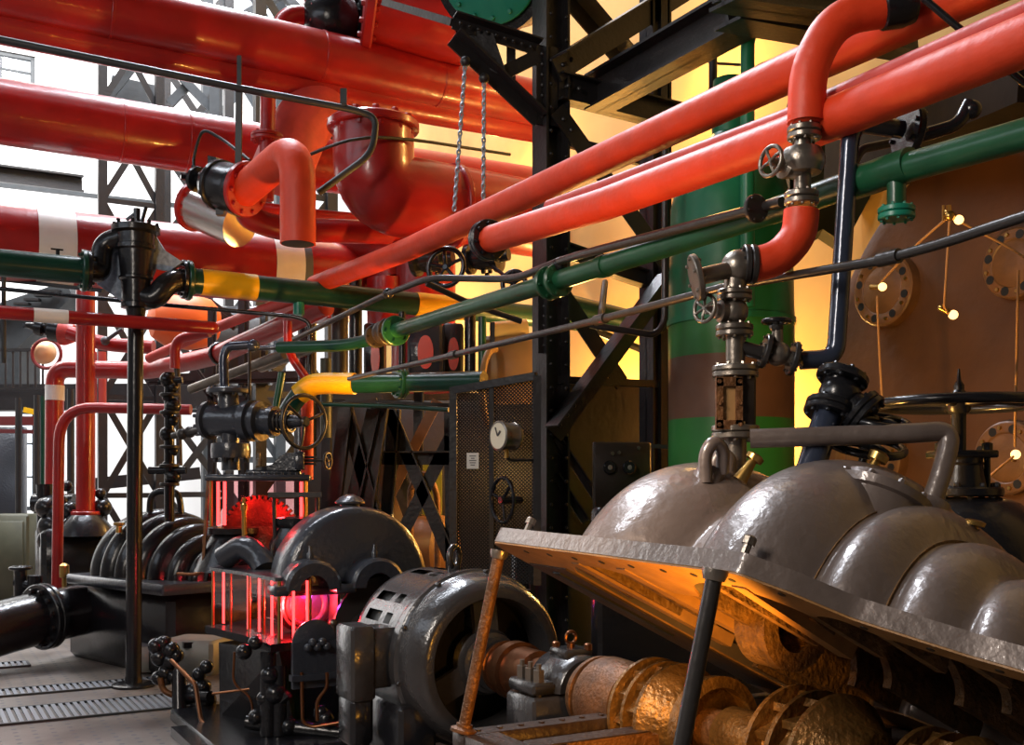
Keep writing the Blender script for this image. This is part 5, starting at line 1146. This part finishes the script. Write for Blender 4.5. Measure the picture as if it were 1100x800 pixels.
# ================================================================ manifold beside the gear unit
mf = root('oil_manifold', 'cluster of small black valves and bent pipe beside the beige box', 'manifold', at(180, 740, 7.6))
g = MB(); random.seed(3)
for x, y, r in ((168, 694, .06), (176, 690, .05), (184, 698, .06), (172, 706, .065), (183, 710, .06), (190, 704, .05), (178, 722, .055), (170, 728, .05), (186, 726, .05), (208, 743, .07), (218, 738, .06), (222, 752, .07), (212, 757, .06), (200, 748, .06), (214, 724, .05), (222, 716, .05)): g.ball(at(x, y, 7.55), r)
g.cyl(at(178, 685, 7.55), at(178, 735, 7.55), .04, 12); g.cyl(at(192, 720, 7.55), at(193, 790, 7.4), .05, 12); g.cyl(at(196, 748, 7.55), at(226, 748, 7.4), .04, 12)
part('valve_bodies', g, BLACK, mf)
part('bent_pipe', MB().tube([at(172, 728, 7.5), at(175, 742, 7.5), at(190, 748, 7.5)], .022, .08, 12), RUST, mf)
hp = [at(184, 709, 7.3), at(210, 735, 7.15), at(216, 775, 7.0), at(262, 815, 6.7)]
pipe('handrail_pipe', hp, .015, COPPER, 'shiny bent copper handrail in front of the manifold', bend=.045, seg=12)
bx = root('beige_box', 'beige grey sheet metal box behind the manifold', 'box', at(212, 705, 8.0))
part('body', MB().box(at(213, 703, 8.05), .21, .17, .13, V((.96, -.25, 0)).normalized(), V((.25, .96, 0)).normalized(), bev=.025), BOXG, bx); part('strap', MB().box(at(200, 690, 8.0), .05, .15, .02, E1, E2), BLACK, bx)
bx = root('small_box', 'small pale box on the floor right of the black pole', 'box', at(157, 708, 9.2))
part('body', MB().box(at(158, 706, 9.3), .08, .1, .115, bev=.01), BOXG, bx); part('lid', MB().box(at(158, 691, 9.3), .085, .105, .012), GREY, bx)
st_ = root('base_frame', 'black steel base frame on the floor under the manifold and gear unit', 'frame', at(300, 790, 6.95))
for a, b in (((190, 768), (300, 850)), ((190, 768), (330, 758))): part('rail', MB().bar(at(a[0], a[1], 7.5 if a[0] < 250 else 7), at(b[0], b[1], 6.2 if b[1] > 800 else 7.9), .08, .1), BLACK, st_)
pf = MB(); pf.box(S(-1.6, -.75, -.70), .5, .3, .03, A, E1); part('foot_plate', pf, BLACK, st_)
# ================================================================ second pump farther down
B_ = V((.73, -.68, 0)).normalized(); Bn = V((.68, .73, 0)).normalized()
P0 = V((-4.05, 9.9, .8)); pc = P0+Bn*.62
sp = root('second_pump', 'closed black pump with polished ring shaped bulges behind the floor pole', 'pump', V((pc.x, pc.y, 0)))
prof = [(-.02, .05)]; lob = [(.28, .60, .16), (.52, .63, .12), (.72, .60, .11), (.92, .56, .11), (1.12, .50, .11), (1.31, .42, .10), (1.48, .32, .09)]
n = 120
for i in range(n+1):
    u = .1+1.5*i/n; b = max(.2, .5-.0*u) if u < .3 else .50-.22*(u-.3)
    for c, r, w in lob:
        x = abs(u-c)/w
        if x < 1: b = max(b, r-.16*(1-math.sqrt(1-x*x)))
    prof.append((u, max(b*.98, .1)))
g = MB(); g.lathe(pc, B_, prof, 48, PI, 2*PI, ref=-Bn)
if g.v[len(g.v)//2].z < .79: g = MB().lathe(pc, B_, prof, 48, 0, PI, ref=-Bn)
part('ringed_casing', g, BLACK, sp, 'ring bulged upper casing')
part('split_flange', MB().box(pc+B_*.8-Z*.03, .88, .66, .045, B_, Bn, bev=.015), SLATE, sp)
g = MB(); g.box(pc+B_*.55-Z*.45, .95, .50, .36, B_, Bn, bev=.06); part('lower_body', g, BLACK, sp)
t0_ = at(47, 662, 9.7)
g = MB(); g.tube([at(-500, 760, 7.9), at(-120, 720, 8.7), at(-20, 680, 9.3), at(40, 664, 9.7), at(100, 652, 10.2)], [.24]*40, .3, 32); part('suction_pipe', g, BLACK, sp, 'fat glossy suction pipe')
g = MB(); g.pair(t0_, at(100, 652, 10.2)-at(40, 664, 9.7), .30, .05, 12); part('flange', g, BLACK, sp)
g = MB(); g.tube([at(160, 560, 9.9), at(162, 528, 9.9), at(192, 527, 9.9), at(197, 570, 9.9)], .03, .1, 12); part('vent_loop', g, BLACK, sp)
for x, y, r in ((128, 572, .05), (205, 585, .04)): part('grease_cup', MB().lathe(at(x, y, 9.6), Z, [(0, .03), (.06, .025), (.07, .05), (.09, .05)], 12), BRASS, sp)
part('side_tube', MB().tube([at(219, 575, 8.9), at(221, 612, 8.9), at(210, 617, 8.9), at(190, 616, 8.9)], .014, .07, 10), COPPER, sp)
for a, b, lab in (((22, 618), (38, 650), 'small black hand valve beside the thin red down pipe'),):
    t = root('drain_valve', lab, 'valve', at(28, 630, 10.4))
    g = MB(); g.cyl(at(22, 612, 10.4), at(22, 640, 10.4), .06, 12); g.cyl(at(16, 625, 10.4), at(46, 632, 10.4), .045, 12); g.ball(at(34, 640, 10.4), .1); g.cyl(at(38, 618, 10.4), at(36, 655, 10.4), .07, 12)
    g.cyl(at(14, 640, 10.4), at(14, 654, 10.4), .02, 8); g.cyl(at(18, 640, 10.4), at(18, 654, 10.4), .02, 8); g.wheel(at(22, 610, 10.4), Z, .09, .018, 4); part('valve_body', g, BLACK, t)
t = root('distant_machine', 'dark machine block under the tall red upright pipe', 'machine', at(85, 590, 11.8))
g = MB(); g.box(at(85, 600, 11.9), .42, .35, .35, E1, E2, bev=.05); part('body', g, BLACK, t)
g = MB(); g.lathe(at(92, 575, 11.5), Z, [(0, .3), (.1, .26), (.2, .18), (.22, .16)], 28); part('top_dome', g, BLACK, t)
g = MB()
for x, y, r in ((50, 545, .12), (60, 552, .11), (75, 548, .1), (55, 565, .14), (66, 540, .08), (110, 545, .1), (108, 530, .06), (72, 522, .06), (52, 580, .12), (60, 600, .13)): g.ball(at(x, y, 11.6), r)
g.cyl(at(36, 540, 11.7), at(80, 540, 11.7), .1, 14); g.cyl(at(48, 520, 11.7), at(50, 620, 11.7), .09, 14); part('pipe_cluster', g, BLACK, t)
part('brass_tap', MB().lathe(at(69, 632, 10.2), Z, [(0, .02), (.1, .02), (.11, .045), (.22, .045), (.24, .02)], 14), BRASS, t)
# ================================================================ far end of the hall
def lattice(x, d, half, ztop, lab, zb=0, m=FRAME, step=1.5, w=.14):
    c = at(x, 525, d); c.z = 0
    t = root('lattice_column', lab, 'column', c, 'lattice columns of the hall')
    for s in (-1, 1): part('post', MB().bar(c+E1*(s*half)+Z*zb, c+E1*(s*half)+Z*ztop, w, w, E2), m, t)
    g = MB(); z = zb; k = 0
    while z < ztop-.3:
        z2 = min(ztop, z+step)
        g.bar(c-E1*half+Z*z, c+E1*half+Z*z2, w*.75, .02, E2); g.bar(c+E1*half+Z*z+E2*.03, c-E1*half+Z*z2+E2*.03, w*.75, .02, E2)
        g.bar(c-E1*half+Z*z2, c+E1*half+Z*z2, w*.6, .02, E2); z = z2
    part('lattice_bracing', g, m, t)
lattice(141, 16.5, .42, 9.5, 'dark X braced lattice column directly behind the floor pole', w=.13)
lattice(212, 19, .55, 12, 'dark X braced lattice column behind the slide valve', w=.16)
lattice(262, 22, .75, 13, 'wide grey lattice column below the top main', m=GFRAME, step=2.2, w=.2)
lattice(318, 16, .55, 9, 'dark lattice column in the gap behind the yellow bend', w=.16)
def farbar(a, b, w, h, lab, m=GFRAME, name='hall_girder', cat='girder', kind='B'):
    mb = MB(); p, q = at(*a), at(*b)
    if kind == 'I': mb.ibeam(p, q, w, h, .04)
    else: mb.bar(p, q, w, h)
    return thing(name, mb, m, lab, cat, 'girders at the hall end')
farbar((-60, 180, 19), (88, 199, 20.4), .3, .32, 'dark crane rail girder on the white wall below the fattest plain main', FRAME, kind='I')
farbar((-60, 192, 18.8), (200, 222, 19.5), .08, .07, 'thin dark rail under the crane girder')
farbar((118, 100, 17.5), (170, 112, 17.8), .3, .5, 'short grey girder at the lattice column head')
farbar((112, 108, 17), (140, 74, 17.2), .16, .16, 'grey knee brace rising from the short girder')
farbar((182, 112, 17.5), (205, 88, 17.6), .1, .14, 'grey lattice strut over the second main, rising')
farbar((196, 84, 17.5), (236, 126, 17.6), .1, .14, 'grey lattice strut over the second main, falling')
farbar((232, 70, 17.5), (232, 140, 17.5), .2, .16, 'grey hanger post beside the thin dark drop bar', GFRAME)
farbar((300, -10, 17), (352, 42, 17.2), .14, .12, 'grey roof brace at the bright top window, falling')
farbar((248, 26, 17), (305, -8, 17.2), .14, .12, 'grey roof brace at the bright top window, rising')
farbar((-60, 428, 17), (420, 424, 19), .3, .42, 'dark gallery floor beam across the hall end', FRAME)
farbar((-60, 452, 16.6), (60, 452, 17), .12, .14, 'dark red painted rail below the gallery beam', mat('maroon_rail_paint', (.12, .012, .012), .5))
farbar((-60, 462, 16.6), (60, 464, 17), .12, .06, 'thin maroon rail below the dark red one', mat('maroon_thin_paint', (.10, .012, .014), .5))
farbar((26, 440, 16.4), (52, 446, 16.4), .06, .08, 'short yellow bar under the gallery beam', YELLOW)
farbar((100, 520, 17.4), (215, 508, 18), .1, .2, 'dark cross beam low behind the floor pole', FRAME)
# gallery with stair on the left
t = root('gallery_rail', 'black gallery balustrade under the dark green pipe at the hall end', 'balustrade', at(30, 418, 16.8))
g = MB(); g.bar(at(-60, 376, 16.8), at(46, 376, 16.8), .05, .05); g.bar(at(-60, 418, 16.8), at(46, 418, 16.8), .05, .05); part('rails', g, FRAME, t)
g = MB()
for k in range(14): g.cyl(at(-58+8*k, 376, 16.8), at(-58+8*k, 418, 16.8), .018, 6)
part('balusters', g, FRAME, t)
t = root('gallery_stair', 'dark grey sloping stair flank behind the gallery balustrade', 'stair', at(10, 360, 17.6))
g = MB(); g.prism([at(x, y, 17.6) for x, y in ((-60, 345), (70, 302), (78, 318), (20, 372), (20, 420), (-60, 420))], V((0, .8, 0))); part('flank', g, GFRAME, t)
g = MB()
for k in range(8): g.box(at(-20+11*k, 345-4.6*k, 17.5), .12, .06, .02)
part('treads', g, FRAME, t)
t = root('gallery_lamp', 'round warm lamp housing with hoop behind the small gate valve', 'lamp', at(48, 380, 15))
part('globe', MB().ball(at(47, 378, 15), .17), mat('peach_globe', (.75, .45, .25), .4), t); part('hoop', MB().torus(at(50, 380, 14.8), V((0, 1, 0)), .2, .025, 28, 8), mat('dark_red_hoop', (.2, .02, .02), .4), t)
t = root('control_cabinet', 'olive grey control cabinet standing at the hall end', 'cabinet', at(18, 585, 15.5))
p = at(18, 552, 15.5); g = MB(); hz = p.z/1.0; g.box(V((p.x, p.y, .62)), .28, .25, .62, bev=.03); part('body', g, OLIVE, t); part('door', MB().box(V((p.x, p.y-.26, .62)), .22, .015, .52, bev=.01), OLIVE, t)
t = root('control_board', 'dark slate control board behind the olive cabinet', 'panel', at(0, 500, 17.2))
p = at(-10, 500, 17.2); part('board', MB().box(V((p.x, p.y, 1.3)), .55, .1, 1.3, bev=.02), SLATE, t); part('plinth', MB().box(V((p.x, p.y-.1, .1)), .7, .3, .1), FRAME, t)
for x, d, lab in ((40, 16, 'slim dark post beside the gallery window, nearer the olive cabinet'), (46, 16.2, 'slim green post beside the gallery window'), (20, 16.5, 'slim dark post at the gallery edge'), (76, 15, 'slim black post with notches beside the tall red upright')):
    p = at(x, 525, d); thing('gallery_post', MB().cyl(V((p.x, p.y, 0)), V((p.x, p.y, 3.0)), .05, 10), GREEN if 'green' in lab else FRAME, lab, 'post', 'gallery posts')
t = root('hall_bench', 'long low dark plinth on the floor at the hall end', 'plinth', at(20, 600, 17.5))
p = at(30, 600, 18); part('plinth_body', MB().box(V((p.x-.5, p.y, .16)), 1.9, .3, .16, bev=.02), DARKBOX, t); part('plinth_cap', MB().box(V((p.x-.5, p.y, .34)), 2.0, .36, .03), GFRAME, t)
pipe('red_pipe_pair', [at(100, 378, 14), at(100, 440, 14)], .05, PINK, 'thin pale red upright between tall riser and floor pole', seg=12)
pipe('red_pipe_pair', [at(110, 378, 14), at(110, 440, 14)], .05, PINK, 'second thin pale red upright nearer the floor pole', seg=12)
for x, w in ((183, .35), (196, .3)):
    pass
